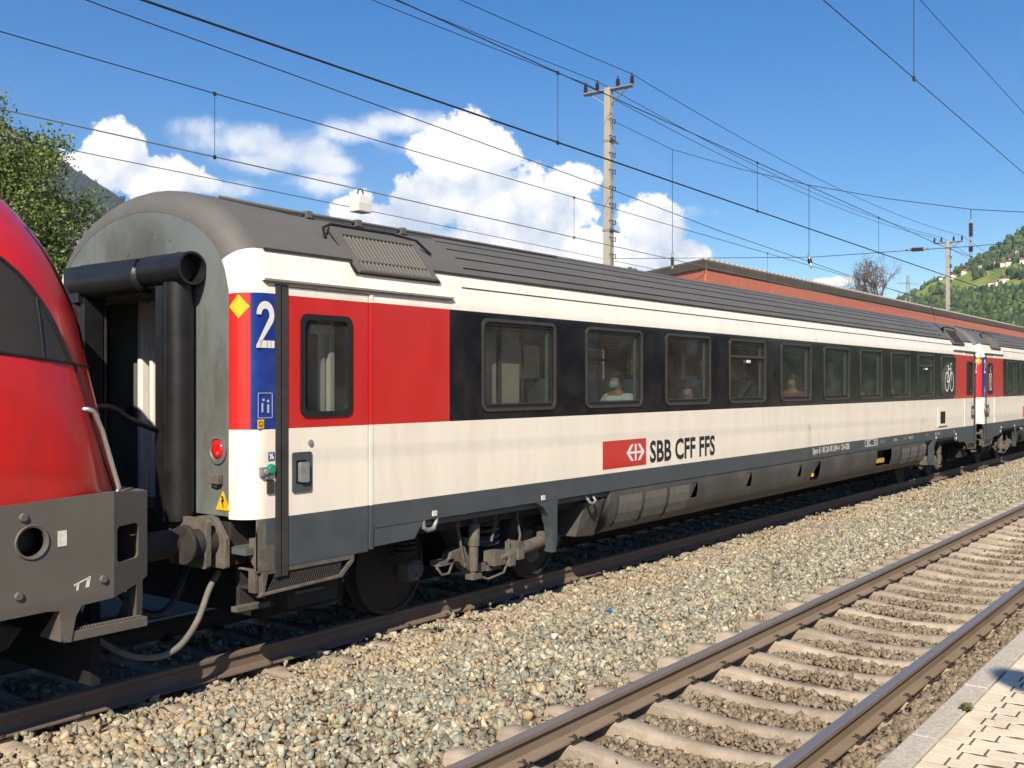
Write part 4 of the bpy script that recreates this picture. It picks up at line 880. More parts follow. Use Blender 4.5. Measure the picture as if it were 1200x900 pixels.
pth = [(3.742,-1.22,2.036),(3.765,-1.26,2.038),(3.80,-1.26,2.025),(3.825,-1.25,1.994),(3.875,-1.25,1.888),(3.938,-1.25,1.68),(3.997,-1.25,1.495),(3.99,-1.25,1.46),(3.97,-1.24,1.452),(3.90,-1.20,1.45)]
MB().tube(pth,.017,10).build('handrail', M['steel'], LX, smooth=60)
# windscreen
b = MB(); 
for sg in (-1,1): b.grid([.02,.25,.5,.75,.9],[2.45,2.6,2.8,3.0,3.15,3.3],lambda k,z:(float(np.interp(z,*XF))+.012-LA*(1-(1-min(.999,(k*.85))**LN)**(1/LN))+.0, sg*k*.85*float(np.interp(z,[p[1] for p in LP],[p[0] for p in LP])), z))
b.build('windscreen', M['locoglass'], LX, smooth=60)
# buffer beam
Y0 = -1.40
b = MB()
F1 = lambda u,v,d:(u,Y0+d,v)
F2 = lambda u,v,d:(u+.0,Y0+(u-3.87)*.42+d,v)
b.plate([(2.2,.74),(3.40,.762),(3.49,.75),(3.515,.55),(3.565,.535),(3.60,.70),(3.64,.762),(3.87,.775),(3.87,1.485),(2.2,1.43)],[circ(3.305,1.215,.092)],F1,0,.03)
b.plate([(3.87,.775),(4.17,.835),(4.19,1.45),(3.87,1.485)][0:1]+[(4.10,.82),(4.10,.55),(4.16,.55),(4.165,.835),(4.215,.86),(4.215,1.452),(3.87,1.485)],[rrect(3.90,4.12,1.00,1.245,.035)],F2,0,.03)
b.box(-14.6,2.2,Y0,Y0+.03,.74,1.43); b.box(-14.6,3.86,Y0+.03,Y0+.2,1.38,1.43)
b.prism([(3.86,-1.38),(4.215,-1.25),(4.32,-.6),(4.32,.6),(4.215,1.25),(3.86,1.38)],lambda u,v,d:(u,v,d),1.435,1.458)
b.prism([(4.205,-1.25),(4.31,-.6),(4.31,.6),(4.205,1.25),(4.18,1.25),(4.28,.6),(4.28,-.6),(4.18,-1.25)],lambda u,v,d:(u,v,d),.84,1.45)
b.box(-14.6,4.0,1.37,1.40,.76,1.43)
bb = b.build('buffer_beam', M['locogrey'], LX, smooth=None)
b = MB()
b.lathe([(.092,-.005),(.106,-.012),(.112,-.005),(.112,.02),(.092,.02),(.092,-.005)],(3.305,Y0,1.215),(0,1,0),28,cap=False); b.build('opening_ring', M['locogrey'], bb, smooth=40)
b = MB().lathe([(.06,0),(.075,.004),(.08,.15)],(3.305,Y0+.10,1.215),(0,1,0),20); b.build('socket', M['rubber2'], bb, smooth=40)
b = MB()
b.lathe([(.022,-.018),(.026,-.014),(.03,0)],(0,0,0),(0,1,0),10); bo_ = None
for x,z in ((3.25,1.375),(3.22,.89),(3.79,.91)):
    bo_ = b.build('bolt', M['locogrey'], bb, smooth=40, loc=(x,Y0,z)) if bo_ is None else link('bolt', bo_.data, bb, 0, (x,Y0,z))
MB().box(3.475,3.535,Y0-.004,Y0,1.165,1.265).build('tag_plate', M['smalltxt'], bb)
q = MB()
for p in ([(3.585,.895),(3.70,.935),(3.70,.945),(3.585,.905)],[(3.60,.865),(3.615,.865),(3.62,.905),(3.605,.905)],[(3.665,.875),(3.69,.875),(3.70,.935),(3.68,.935)]): q.prism(p,lambda u,v,d:(u,d,v),Y0-.003,Y0)
q.build('tow_mark', M['smalltxt'], bb)
b = MB().box(3.56,4.12,Y0+.06,Y0+.32,.545,.575).box(3.52,4.13,Y0+.01,Y0+.06,.535,.60)
for i in range(22): b.box(3.62+i*.022,3.632+i*.022,Y0+.03,Y0+.055,.60,.615)
b.prism([(Y0+.0,.55),(Y0+.26,.55),(Y0+.02,.78)],lambda u,v,d:(d,u,v),3.49,3.51); b.prism([(Y0+.1,.56),(Y0+.32,.56),(Y0+.16,.84)],lambda u,v,d:(d,u,v),4.09,4.11)
b.build('footstep', M['locogrey'], LX, bevel=.004)
for sg in (-1,1):
    q = MB().lathe([(.15,0),(.15,.12),(.11,.13),(.11,.50),(.13,.50),(.13,.545)],(4.25,sg*.90,.99),(1,0,0),20,0); q.plate(rrect(-.24,.24,.80,1.18,.03),[],lambda u,v,d:(d,sg*.90+u,v),4.80,4.84,1)
    q.build('buffer', [M['gear'],M['grime']], LX, smooth=30)
b = MB().box(-14.4,4.0,-1.0,1.1,.70,1.4).box(-8.6,-1.6,-1.3,1.3,.22,.75).box(3.85,3.92,-1.15,1.15,.14,.75).box(-.6,2.9,-.6,.6,.35,.7); b.build('underframe', M['dark'], LX)  # black boxes and front plate added so the engine's underside stays dark
for bx_ in (1.2,-11.2):
    for ax in (-1.45,1.45):
        w = MB()
        for sg in (-1,1): w.lathe([(.10,-.07),(.55,-.05),(.575,-.05),(.57,.05),(.60,.055),(.60,.075),(.12,.05),(.10,.08)],(bx_+ax,sg*.75,.575),(0,-sg,0),36)
        w.cyl((bx_+ax,-.7,.575),(bx_+ax,.7,.575),.1); w.build('wheelset', M['gear'], LX, smooth=30)
    for sg in (-1,1):
        MB().prism([(-2.2,.62),(-1.9,.75),(-.8,.72),(-.5,.45),(.5,.45),(.8,.72),(1.9,.75),(2.2,.62),(2.1,.5),(1.2,.38),(.7,.35),(-.7,.35),(-1.2,.38),(-2.1,.5)],lambda u,v,d:(bx_+u,d,v),sg*.95,sg*1.12).build('bogie_frame', M['gear'], LX, bevel=.02)
MB().box(-13,1.0,-.9,.9,3.80,3.92).build('roof_equipment', M['locogrey'], LX, bevel=.03)

# ------------------------------------------------------------------ passengers behind the glass
def skin_mesh(verts, edges, radii, root=0):
    me = bpy.data.meshes.new('s'); me.from_pydata(verts, edges, [])
    o = bpy.data.objects.new('s', me); col.objects.link(o)
    sk = o.modifiers.new('skin','SKIN'); su = o.modifiers.new('sub','SUBSURF'); su.levels = su.render_levels = 2
    for i,r in enumerate(radii): o.data.skin_vertices[0].data[i].radius = (r,r) if not isinstance(r,tuple) else r
    for i in range(len(verts)): o.data.skin_vertices[0].data[i].use_root = (i==root)
    bpy.context.view_layer.update()
    r = bpy.data.meshes.new_from_object(o.evaluated_get(bpy.context.evaluated_depsgraph_get()))
    bpy.data.objects.remove(o)
    for p in r.polygons: p.use_smooth = True
    return r
def passenger(wi, lx, ly, face, shirt, trousers, label, sleeve=True, mask=False, hairc=None, slouch=0, reach=1, long=False):
    p = thing('person', (CX+lx, YC+ly, 1.02), label, 'person', None); p.rotation_euler = (0,0,0 if face>0 else math.pi)
    zs = .52-slouch
    V = [(0,0,zs),(0.0,0,zs+.20),(.02,0,zs+.40),(.03,0,zs+.52),(.045,0,zs+.585),(.06,0,zs+.67),(.055,0,zs+.755)]
    Rr = [.15,.135,.145,.085,.054,.074,.078]; E_ = [(0,1),(1,2),(2,3),(3,4),(4,5),(5,6)]
    for sg in (-1,1):
        o = len(V)
        V += [(.02,sg*.17,zs+.47),(.06,sg*.23,zs+.24),(.30,sg*.13,zs+.20+.04*reach),(.38,sg*.08,zs+.24+.05*reach)]; Rr += [.065,.05,.038,.04]; E_ += [(3,o),(o,o+1),(o+1,o+2),(o+2,o+3)]
        for k,(fy,fz) in enumerate(((-.022,.02),(-.008,.03),(.008,.03),(.022,.02))):
            q = len(V); V.append((.45,sg*.07+fy,zs+.25+.05*reach+fz)); Rr.append(.010); E_.append((o+3,q))
        o = len(V)
        V += [(.10,sg*.10,zs-.01),(.44,sg*.12,zs+.0),(.42,sg*.12,.08),(.52,sg*.12,.05)]; Rr += [.095,.065,.045,.04]; E_ += [(0,o),(o,o+1),(o+1,o+2),(o+2,o+3)]
    o = len(V); V.append((.155,0,zs+.67)); Rr.append(.014); E_.append((5,o))
    link('body', skin_mesh(V,E_,Rr), p).data.materials.append(M['skin'])
    sv = [V[0],V[1],V[2],(.035,0,zs+.535)]; sr = [.165,.152,.165,.098]; se = [(0,1),(1,2),(2,3)]
    for sg in (-1,1):
        q = len(sv); sv += [(.02,sg*.17,zs+.47)]; sr += [.078]; se += [(3,q)]
        if sleeve: sv += [(.045,sg*.21,zs+.30)]; sr += [.066]; se += [(q,q+1)]
    link('shirt', skin_mesh(sv,se,sr), p).data.materials.append(shirt)
    tv = [(0,0,zs-.01)]; tr = [.163]; te = []
    for sg in (-1,1):
        q = len(tv); tv += [(.10,sg*.10,zs-.01),(.44,sg*.12,zs),(.42,sg*.12,.16)]; tr += [.104,.075,.06]; te += [(0,q),(q,q+1),(q+1,q+2)]
    link('trousers', skin_mesh(tv,te,tr), p).data.materials.append(trousers)
    hm = mat('hair_colour',hairc or (.02,.014,.010),.6); h = MB().sphere((.04,0,zs+.745),(.092,.088,.092),14,10); h.f = [f for f in h.f if not all(h.v[i][0]>.085 and h.v[i][2]<zs+.79 for i in f)]; h.m = [0]*len(h.f)
    if long: h.lathe([(.03,.0),(.085,.04),(.095,.14),(.10,.26),(.08,.36),(.03,.38)],(.005,0,zs+.82),(-.12,0,-1),14)
    h.build('hair', hm, p, smooth=80)
    if mask:
        k = MB().sphere((.113,0,zs+.655),(.048,.066,.052),14,10); k.f = [f for f in k.f if all(k.v[i][0]>.105 for i in f)]; k.m=[0]*len(k.f); k.build('face_mask', mat('mask_blue',(.20,.42,.48),.7), p, smooth=80)
    return p
tq = mat('pale_shirt',(.55,.68,.66),.8); gt = mat('grey_top',(.14,.20,.21),.8); mg = mat('magenta_coat',(.33,.04,.10),.8); lt_ = mat('light_teal_shirt',(.40,.55,.52),.8); jn = mat('jeans',(.03,.04,.07),.9)
passenger(1, 5.92,-1.10,-1,tq,jn,'passenger in a pale shirt and blue face mask reading at the second coach window',mask=True)
passenger(2, 7.80,-1.12,-1,gt,jn,'passenger in a sleeveless grey top leaning back behind the third coach window',sleeve=False,slouch=.14,long=True)
passenger(4, 11.50,-1.12,-1,mg,jn,'passenger in a dark pink coat sitting behind the fifth coach window',slouch=.0,hairc=(.035,.02,.015),long=True)
passenger(6, 15.05,-1.12,-1,lt_,jn,'passenger in a light green shirt slumped low behind the seventh coach window',slouch=.24,long=True)
passenger(7, 16.95,-1.10,-1,gt,jn,'passenger in a grey blue top sitting behind the eighth coach window',slouch=.18,hairc=(.05,.035,.02),long=True)
def magazine(lx,label):
    o = MB().add([(-.14,-.10,.0),(0,-.10,.012),(.14,-.10,.002),(-.14,.10,.0),(0,.10,.012),(.14,.10,.002),(-.14,-.10,-.004),(0,-.10,.004),(.14,-.10,-.004),(-.14,.10,-.004),(0,.10,.004),(.14,.10,-.004)],[(0,1,4,3),(1,2,5,4),(6,9,10,7),(7,10,11,8),(0,6,7,1),(1,7,8,2),(3,4,10,9),(4,5,11,10),(0,3,9,6),(2,8,11,5)]).build('magazine', mat('magazine_page',(.45,.60,.60),.5), loc=(CX+lx,YC-1.08,1.83))
    o.rotation_euler = (0,R(-35),0); tag(o,label,'magazine')
magazine(5.32,'open magazine standing on the folding table in front of the masked passenger')

# ------------------------------------------------------------------ masts, overhead line
MX, MY, _z = at(713,450,28.0)
def make_mast(label, loc, h):
    t = thing('catenary_mast', loc, label, 'mast', 'overhead line masts')
    b = MB(); 
    for i,(z0,z1) in enumerate(((-.6,h),)):
        a0,a1 = .130,.095; b.add([(-a0,-a0,z0),(a0,-a0,z0),(a0,a0,z0),(-a0,a0,z0),(-a1,-a1,z1),(a1,-a1,z1),(a1,a1,z1),(-a1,a1,z1)],[(3,2,1,0),(4,5,6,7),(0,1,5,4),(1,2,6,5),(2,3,7,6),(3,0,4,7)])
    b.build('shaft', M['mast'], t, bevel=.02)
    me = None
    for i in range(18):
        z = 1.6+i*.46
        if z>h-.3: break
        if me is None:
            o = MB().tube([(.08,-.0,0),(.09,-.09,0),(.05,-.10,-.12),(-.06,-.10,-.12),(-.09,-.09,.0),(-.09,-.0,.0)],.014,6).build('climbing_iron', M['wire'], t, smooth=60); me = o.data
        else: o = link('climbing_iron', me, t)
        f = .130-.035*(z+.6)/(h+.6); o.location = (-f*.1-.02, -f+.005, z)
    b = MB().box(-.05,.05,-.78,.78,h-.10,h-.02).box(-.09,-.05,-.78,.78,h-.07,h-.05).tube([(0,0,h-.5),(0,.6,h-.1)],.02,6).tube([(0,0,h-.5),(0,-.6,h-.1)],.02,6); b.build('cross_arm', M['zinc'], t)
    for y in (-.74,-.30,.36,.74):
        MB().lathe([(.02,-.06),(.03,0),(.065,.02),(.04,.05),(.065,.08),(.04,.11),(.065,.14),(.04,.17),(.06,.20),(.02,.23),(.02,.30)],(0,y,h-.02),(0,0,1),12).build('insulator', M['porcelain'], t, smooth=40)
    for z in (h-1.45, h-3.9):
        w = .14-.035*(z+.6)/(h+.6)
        b = MB().box(-w,w,-w-.012,w+.012,z-.03,z+.03).box(w,w+.34,-.08,-.04,z-.02,z+.02).tube([(w+.3,-.06,z),(w+.34,-.06,z+.10)],.012,6).tube([(-w-.1,-w-.05,z+.05),(w+.1,-w-.05,z-.03)],.018,6); b.build('clamp', M['zinc'], t)
    return t
HM = 10.30
m1 = make_mast('tall grey concrete mast with climbing irons rising behind the coach roof',(MX,MY,0),HM)
m2 = copy_tree(m1); X2,Y2,_z = at(1111,450,58.0); m2.location = (X2,Y2,0); m2['label'] = 'distant concrete mast with insulators in front of the wooded hillside'
m3 = copy_tree(m1); m3.location = (MX,-7.6,0); m3['label'] = 'concrete mast on the platform side, outside the right edge of the photo'
m4 = copy_tree(m1); m4.location = (MX-32,MY+.2,0); m4['label'] = 'concrete mast further along the line, outside the left edge of the photo'
def sagline(p0,p1,sag,n=14):
    p0,p1 = Vector(p0),Vector(p1); return [p0.lerp(p1,i/n)-Vector((0,0,sag*4*(i/n)*(1-i/n))) for i in range(n+1)]
def wire(path, r, label, name='overhead_wire', m='wire', cat='wire'):
    return tag(MB().tube(path,r,6,0).build(name, M[m], smooth=80), label, cat, 'overhead wires')
def dropper(par, x, y, z0, z1, r=.0042):
    MB().cyl((x,y,z0),(x,y,z1),r,n=6).box(x-.022,x+.022,y-.01,y+.01,z1-.028,z1+.018).box(x-.02,x+.02,y-.01,y+.01,z0-.03,z0+.02).build('dropper', M['wire'], par)
cz = lambda x: 5.47-.0065*x; mz = lambda x: 6.47-.0135*x if x<30 else 6.065+.008*(x-30)
XS = [-16,-8,-2,4,8,12,18,24,30,40,60,90]
wire([(x,7.67,cz(x)) for x in XS],.0115,'thick dark contact wire stretched straight above the train roof','contact_wire')
w = wire([(x,7.67,mz(x)) for x in XS],.007,'thin messenger wire sagging above the contact wire of the train')
for x in (-1.8,4.6,11.15,17.55,24.5,31,37.5): dropper(w,x,7.67,cz(x),mz(x))
ez = lambda x: 5.30-.010*(x-5); dz = lambda x: 6.16-.015*(x-5.7)
w2m = [(x,11.5,ez(x)) for x in XS]
wire(w2m,.009,'pale wire running low across the clouds with a white box hanging from it','contact_wire','wire2')
w = wire([(x,11.5,dz(x)) for x in XS],.007,'thin wire with two short droppers, above the pale low wire')
for x in (2.0,8.58,17.3,27): dropper(w,x,11.5,ez(x),dz(x))
wire([(x,17,6.33-.011*(x-8)) for x in XS],.008,'lowest thin wire, crossing the green tree and clouds just over the coach roof','contact_wire')
wire([(-14,MY-.35,9.2),(-2,MY-.35,8.55),(8.8,MY-.35,7.98),(MX,MY-.22,7.46),(30,MY-.3,7.12),(41,MY-.4,6.72),(X2,Y2-.25,6.4),(90,Y2,7)],.010,'dark wire clamped to the tall mast halfway up')
for yy,lab in ((.74,'high feeder wire on the far insulator of the mast'),(.36,'high feeder wire on the second insulator of the mast cross arm'),(-.74,'uppermost feeder wire passing over the nearest insulator of the mast')):
    z = HM+.25
    wire(sagline((MX-32,MY+.2+yy,z+.2),(MX,MY+yy,z),.25)[:-1]+sagline((MX,MY+yy,z),(X2,Y2+yy,z),.55)+sagline((X2,Y2+yy,z),(X2+34,Y2+yy,z),.6)[1:],.009,lab)
nz = lambda x: 5.52-.0125*x; kz = lambda x: 6.40-.012*x
wire([(x,3.083,nz(x)) for x in XS],.0048,'dark contact wire above the empty track in the upper right corner','contact_wire')
w = wire([(x,3.083,kz(x)) for x in XS],.0042,'messenger wire rising out of the upper right corner above the empty track')
for x in (11.0,17.6,24): dropper(w,x,3.083,nz(x),kz(x))
hs = [(14.6,9.36),(12.82,8.35),(11,7.63),(9.16,6.99),(7.3,6.46),(5.5,6.03),(4.44,5.86),(2.5,5.86),(.5,6.25),(-2,7.1),(-5,8.3),(-7.4,9.36)]
w = wire([(MX,y,z) for y,z in hs],.009,'curved span wire hung between the masts across all tracks')
wire([(MX,14.6,5.62),(MX,12.8,5.50),(MX,9.1,5.25),(MX,5.5,5.22),(MX,2,5.25),(MX,-7.4,5.6)],.008,'straight cross wire carrying brown insulators beneath the curved span wire')
MB().cyl((MX,12.82,5.5),(MX,12.82,8.35),.008,n=6).build('dropper', M['wire'], w); MB().cyl((MX,9.14,5.25),(MX,9.14,6.99),.008,n=6).build('dropper', M['wire'], w); MB().cyl((MX,5.5,5.75),(MX,5.5,6.03),.008,n=6).build('dropper', M['wire'], w)
def insul(p, axis, L, label, nm='insulator'):
    pr = [(.012,-L/2-.12),(.02,-L/2-.1),(.02,-L/2)]
    k = 7
    for i in range(k): pr += [(.05,-L/2+L*(i+.2)/k),(.05,-L/2+L*(i+.5)/k),(.032,-L/2+L*(i+.6)/k),(.032,-L/2+L*(i+.95)/k)]
    pr += [(.02,L/2),(.02,L/2+.1),(.012,L/2+.12)]
    o = MB().lathe(pr,p,axis,12).build(nm, M['porcelain'], smooth=40); tag(o,label,'insulator'); 
    a = Vector(axis).normalized(); c = MB()
    for s in (-1,1): c.cyl(Vector(p)+a*s*(L/2+.0),Vector(p)+a*s*(L/2+.09),.026,n=10)
    c.build('end_cap', M['steel'], o)
insul((MX,5.5,5.58),(0,0,1),.30,'long brown insulator hanging upright from the span wire at the right')
insul((MX,5.5,5.16),(0,0,1),.12,'stubby brown insulator under the cross wire below the upright one')
insul((MX,6.63,5.24),(0,1,0.02),.26,'brown insulator lying in line with the cross wire left of the distant mast')
insul((MX,9.12,5.16),(0.2,0.3,1),.12,'small brown insulator clamp where the cross wire meets the pale wire')
insul((MX,12.82,5.42),(0,0,1),.22,'slim dark insulator hanging above the corner of the canopy roof')
insul((MX+26,12.9,6.42),(.1,1,0),.55,'brown insulator low over the hillside left of the distant mast')
bxm = mat('white_box_paint',(.72,.69,.62),.6,dirt=(.45,.40,.33),dscale=6,damt=.6)
bx,by = 11.3,11.5; bz = ez(11.3); t = thing('line_marker', (bx,by,bz), 'white tapered box hanging from the pale wire in front of the clouds', 'marker')
MB().add([(-.15,-.11,-.36),(.15,-.11,-.36),(.15,.11,-.36),(-.15,.11,-.36),(-.14,-.10,-.22),(.14,-.10,-.22),(.14,.10,-.22),(-.14,.10,-.22),(-.08,-.06,-.08),(.08,-.06,-.08),(.08,.06,-.08),(-.08,.06,-.08)],[(3,2,1,0),(0,1,5,4),(1,2,6,5),(2,3,7,6),(3,0,4,7),(4,5,9,8),(5,6,10,9),(6,7,11,10),(7,4,8,11),(8,9,10,11)]).build('box', bxm, t, bevel=.015)
MB().tube([(-.06,0,-.09),(-.05,0,-.02),(0,0,.012),(.05,0,-.02),(.06,0,-.09)],.012,6).build('hanger', M['wire'], t, smooth=60)

# ------------------------------------------------------------------ far platform, its canopy and buildings
tag(MB().box(14,125,13.6,19.5,-.6,.55).build('far_platform', M['conc']), kind='structure')
YCN = 13.5; x0c = 27.0
t = thing('platform_canopy', (0,0,0), 'long flat platform canopy with terracotta fascia and dark roof edge behind the train', 'canopy')
zt, zf, zb = 5.78, 5.50, 5.06
SK = .644; b = MB().prism([(x0c+.05,YCN+.05),(x0c+.05+(19.2-YCN)*SK,19.2),(125,19.2),(125,YCN+.05)],lambda u,v,d:(u,v,d),zt-.10,zt-.03)
for (a0,a1) in ((x0c,56.0),(56.1,90),(90.1,125)):
    b.prism([(YCN-.10,zf+.015),(YCN-.03,zf),(YCN-.03,zt),(YCN-.10,zt+.03),(YCN-.16,zt-.03),(YCN-.16,zf+.03)],lambda u,v,d:(d,u,v),a0,a1)
b.prism([(x0c-.16,zf+.03),(x0c,zf),(x0c,zt),(x0c-.12,zt+.03),(x0c-.16,zt-.03)],lambda u,v,d:(u+(d-YCN)*SK,d,v),YCN-.16,19.3)
b.build('roof_edge', M['canopy'], t)
b = MB()
x = x0c
while x<124:
    b.box(x+.001,x+2.385,YCN-.13,YCN-.04,zb,zf+.03); b.box(x+2.385,x+2.401,YCN-.127,YCN-.045,zb+.002,zf+.028,1); x += 2.4
y = YCN
b.prism([(x0c-.10,zb),(x0c-.03,zb),(x0c-.03,zf+.03),(x0c-.10,zf+.03)],lambda u,v,d:(u+(d-YCN)*SK,d,v),YCN-.131,19.2)
b.build('fascia', [M['terracotta'],mat('fascia_seam',(.66,.36,.27),.8)], t)
b = MB(); zz_ = [(x0c,zt+.02)]
for i in range(260): zz_ += [(x0c+.05+i*.34,zt+.035),(x0c+.16+i*.34,zt+.085),(x0c+.26+i*.34,zt+.08),(x0c+.33+i*.34,zt+.035)]
zz_ += [(x0c+89,zt+.02)]
b.prism(zz_,lambda u,v,d:(u,d,v),YCN-.13,YCN-.05)
b.build('roof_rim', M['conc'], t)
MB().prism([(x0c+.1,YCN+.1),(x0c+.1+5.6*SK,19.1),(125,19.1),(125,YCN+.1)],lambda u,v,d:(u,v,d),zb+.05,zb+.12).build('ceiling', M['plaster'], t)
for x in range(32,120,8): MB().box(x-.12,x+.12,16.2,16.45,.55,zb+.05).build('column', M['plaster'], t)
b = thing('station_building', (0,0,0), 'long dark building beyond the train, added to keep the coach windows dark', 'building')
q = MB().box(22,125,19.6,27,-.6,4.9).build('wall', M['plaster'], b)  # added wall, dark for canopy shade, blocks the sky behind the coach windows
for x in range(24,120,6): MB().box(x,x+1.6,19.55,19.62,1.6,3.4).build('window', M['wall'] if (x//6)%3==0 else M['pane'], q)
b = thing('station_building', (0,0,0), 'orange rendered building across the platform, seen only mirrored in the coach windows', 'building')
q = MB().box(-6,70,-26,-17,-.6,6.6).build('wall', M['brick'], b)
for x in range(-3,68,4):
    for z in (1.2,4.0): MB().box(x,x+1.5,-17.02,-16.96,z,z+1.6).build('window', M['wall'] if x%3==0 else M['pane'], q)
MB().prism([(-26.6,6.6),(-16.4,6.6),(-21.5,7.8)],lambda u,v,d:(d,u,v),-6.6,70.6).build('roof', M['tile'], b)

t = thing('shadow_caster', (.78,-2.05,PLAT), 'unseen slim pole with round head, added to cast the shadow on the paving', 'caster')  # unseen pole and head added only to throw a shadow onto the paving
MB().cyl((0,0,-.02),(0,0,4.75),.05,.035,14).lathe([(.10,0),(.10,.02),(.05,.03),(.045,.10)],(0,0,0),(0,0,1),18).build('pole', M['zinc'], t, smooth=40)
MB().lathe([(.05,4.70),(.11,4.74),(.14,4.84),(.12,4.95),(.05,5.01),(.02,5.03)],(0,0,0),(0,0,1),24).build('caster_head', M['frame'], t, smooth=50)
# ------------------------------------------------------------------ trees
def leaf_cards(n, centers, spread, size, cols, up=.3):
    c = centers[rng.integers(0,len(centers),n)]+np.clip(rng.normal(size=(n,3)),-1.7,1.7)*spread
    d = rng.normal(size=(n,3)); d /= np.linalg.norm(d,axis=1)[:,None]
    nn = rng.normal(size=(n,3))+np.array([0,0,up]); s = np.cross(d,nn); s /= np.linalg.norm(s,axis=1)[:,None]
    L = size*rng.uniform(.6,1.4,n)[:,None]; 
    V = np.stack([c-d*L*.5, c+s*L*.30, c+d*L*.5, c-s*L*.30],1).reshape(-1,3)
    C = np.repeat(cols[rng.integers(0,len(cols),n)]*rng.uniform(.7,1.35,(n,1)),4,axis=0)
    return V, np.arange(4*n).reshape(-1,4), C
def limb(b, p, d, L, r, depth, tips, spread=.6):
    k = 4; pts = [p]; rs = [r]
    for i in range(k):
        d = (d+Vector((random.gauss(0,.12),random.gauss(0,.12),random.gauss(.03,.08)))).normalized(); p = p+d*L/k; pts.append(p); rs.append(r*(1-.45*(i+1)/k))
    b.tube(pts,rs,6)
    if depth==0: tips.append(p); return
    if depth<3: tips.append(pts[2])
    for _ in range(3 if depth>1 else 2):
        q = (d+Vector((random.gauss(0,spread),random.gauss(0,spread),random.gauss(.1,spread*.6)))).normalized(); limb(b, p, q, L*random.uniform(.62,.85), r*.55, depth-1, tips, spread)
GREEN = np.array([(.155,.205,.045),(.19,.23,.055),(.11,.16,.038),(.22,.245,.07),(.075,.12,.03)])
def tree(name, loc, H, rad, label, n, size, cols=GREEN, crown_z=.55, leafy=True, clumps=150, bark='bark', depth=4, ecc=1.0, lk=.25, sp_=.6):
    t = thing(name, loc, label, 'tree'); b = MB(); tips = []
    limb(b, Vector((0,0,-.3)), Vector((0,0,1)), H*lk, H*.028, depth, tips, sp_)
    b.build('trunk', M[bark], t, smooth=60)
    cs = []
    while len(cs)<clumps:
        v = rng.normal(size=3); v /= np.linalg.norm(v); k = rng.uniform(.35,1)**.5
        lob = 1+.20*math.sin(3*math.atan2(v[1],v[0])+v[2]*4)+.14*math.sin(7*v[0]+5*v[2])
        p = np.array([v[0]*rad*lob*k, v[1]*rad*lob*k, H*crown_z+v[2]*H*(1-crown_z)*k*ecc]); cs.append(p)
    cs = np.array(cs)
    tp = np.array([q[:] for q in tips])
    if not leafy: cs = tp
    V,F,C = leaf_cards(n, cs, rad*(.115 if leafy else .075), size, cols)
    raw_mesh('crown', V, F, M['leaf'], C, t)
    return t
x,y,_z = at(-26,450,31); tree('broadleaf_tree',(x,y,0),10.8,2.95,'tall dense green tree rising behind the red engine at the left edge',105000,.115,clumps=260,crown_z=.52)
x,y,_z = at(120,450,33); tree('broadleaf_tree',(x,y,0),6.6,3.4,'lower leafy tree between the red engine and the coach end',60000,.115,clumps=170,crown_z=.5)
x,y,_z = at(-140,450,34); tree('broadleaf_tree',(x,y,0),11,4,'big green tree further left, its edge outside the photo',26000,.2,clumps=160)
x,y,_z = at(4,450,24); tree('small_conifer',(x,y,0),6.0,.9,'bright green bushy tree top just above the engine nose at the left edge',9000,.12,np.array([(.06,.12,.035),(.07,.13,.04),(.05,.10,.03)]),clumps=60,crown_z=.6)
x,y,_z = at(735,450,36); tree('bush',(x,y,0),6.35,.8,'small dark bush top showing just right of the tall mast foot',2600,.2,clumps=30,depth=2)
x,y,_z = at(417,450,60); tree('fir_tree',(x,y,0),12.0,.7,'tiny dark tree tip over the coach roof below the clouds',1500,.25,clumps=24,depth=2,cols=GREEN*.7)
x,y,_z = at(1036,450,80); bt_ = tree('bare_tree',(x,y,0),15.4,2.4,'thin reddish brown tree with sparse dry twigs left of the distant mast',5500,.10,np.array([(.12,.075,.07),(.10,.06,.055),(.15,.10,.09)]),leafy=False,bark='bark2',depth=6,lk=.27,sp_=.33); bt_.scale = (.66,.66,1.0)
for i,(px,H,r,lab) in enumerate(((1000,9.6,2.6,'green bush above the canopy roof left of the bare brown tree'),(1058,8.4,2.4,'low green bush behind the canopy between bare tree and mast'),(1085,7.4,2.2,'dark bush behind the canopy just left of the distant mast'))):
    x,y,_z = at(px,450,92); tree('bush',(x,y,0),H,r,lab,3500,.35,clumps=60,depth=3)

# ------------------------------------------------------------------ hills
def direction(px): a = TH-math.atan((px-600)/1200); return math.cos(a), math.sin(a), math.cos(math.atan((px-600)/1200))
def hill_pt(px, q, crest, r0, r1, pw):
    cx_,sy_,cc = direction(px); cy = float(np.interp(px,*crest)); r = r0+(r1-r0)*max(q,0)**pw
    return (cx_*r, sy_*r, EYE-.0+q*(450-cy)/1200*cc*r if q>0 else -.7)
CR = ([560,760,900,985,1040,1055,1075,1090,1110,1128,1145,1160,1170,1180,1200,1300,1500,1900,2600],[449,438,405,372,358,350,340,331,323,312,303,297,288,282,271,215,180,200,330])
CLF = ([-3200,-1500,-500,-300,0,60,90,110,130,150,175,200,260,330,450,560],[380,250,120,110,140,178,203,212,222,236,250,262,300,350,420,449])
def hn(x,y,s): return math.sin(x*s*1.3+1.7*math.sin(y*s*.9))*.5+math.sin(y*s*1.1+2.1*math.sin(x*s*.7))*.5
RH = (230,1250,1.35); LH = (500,2600,1.2)
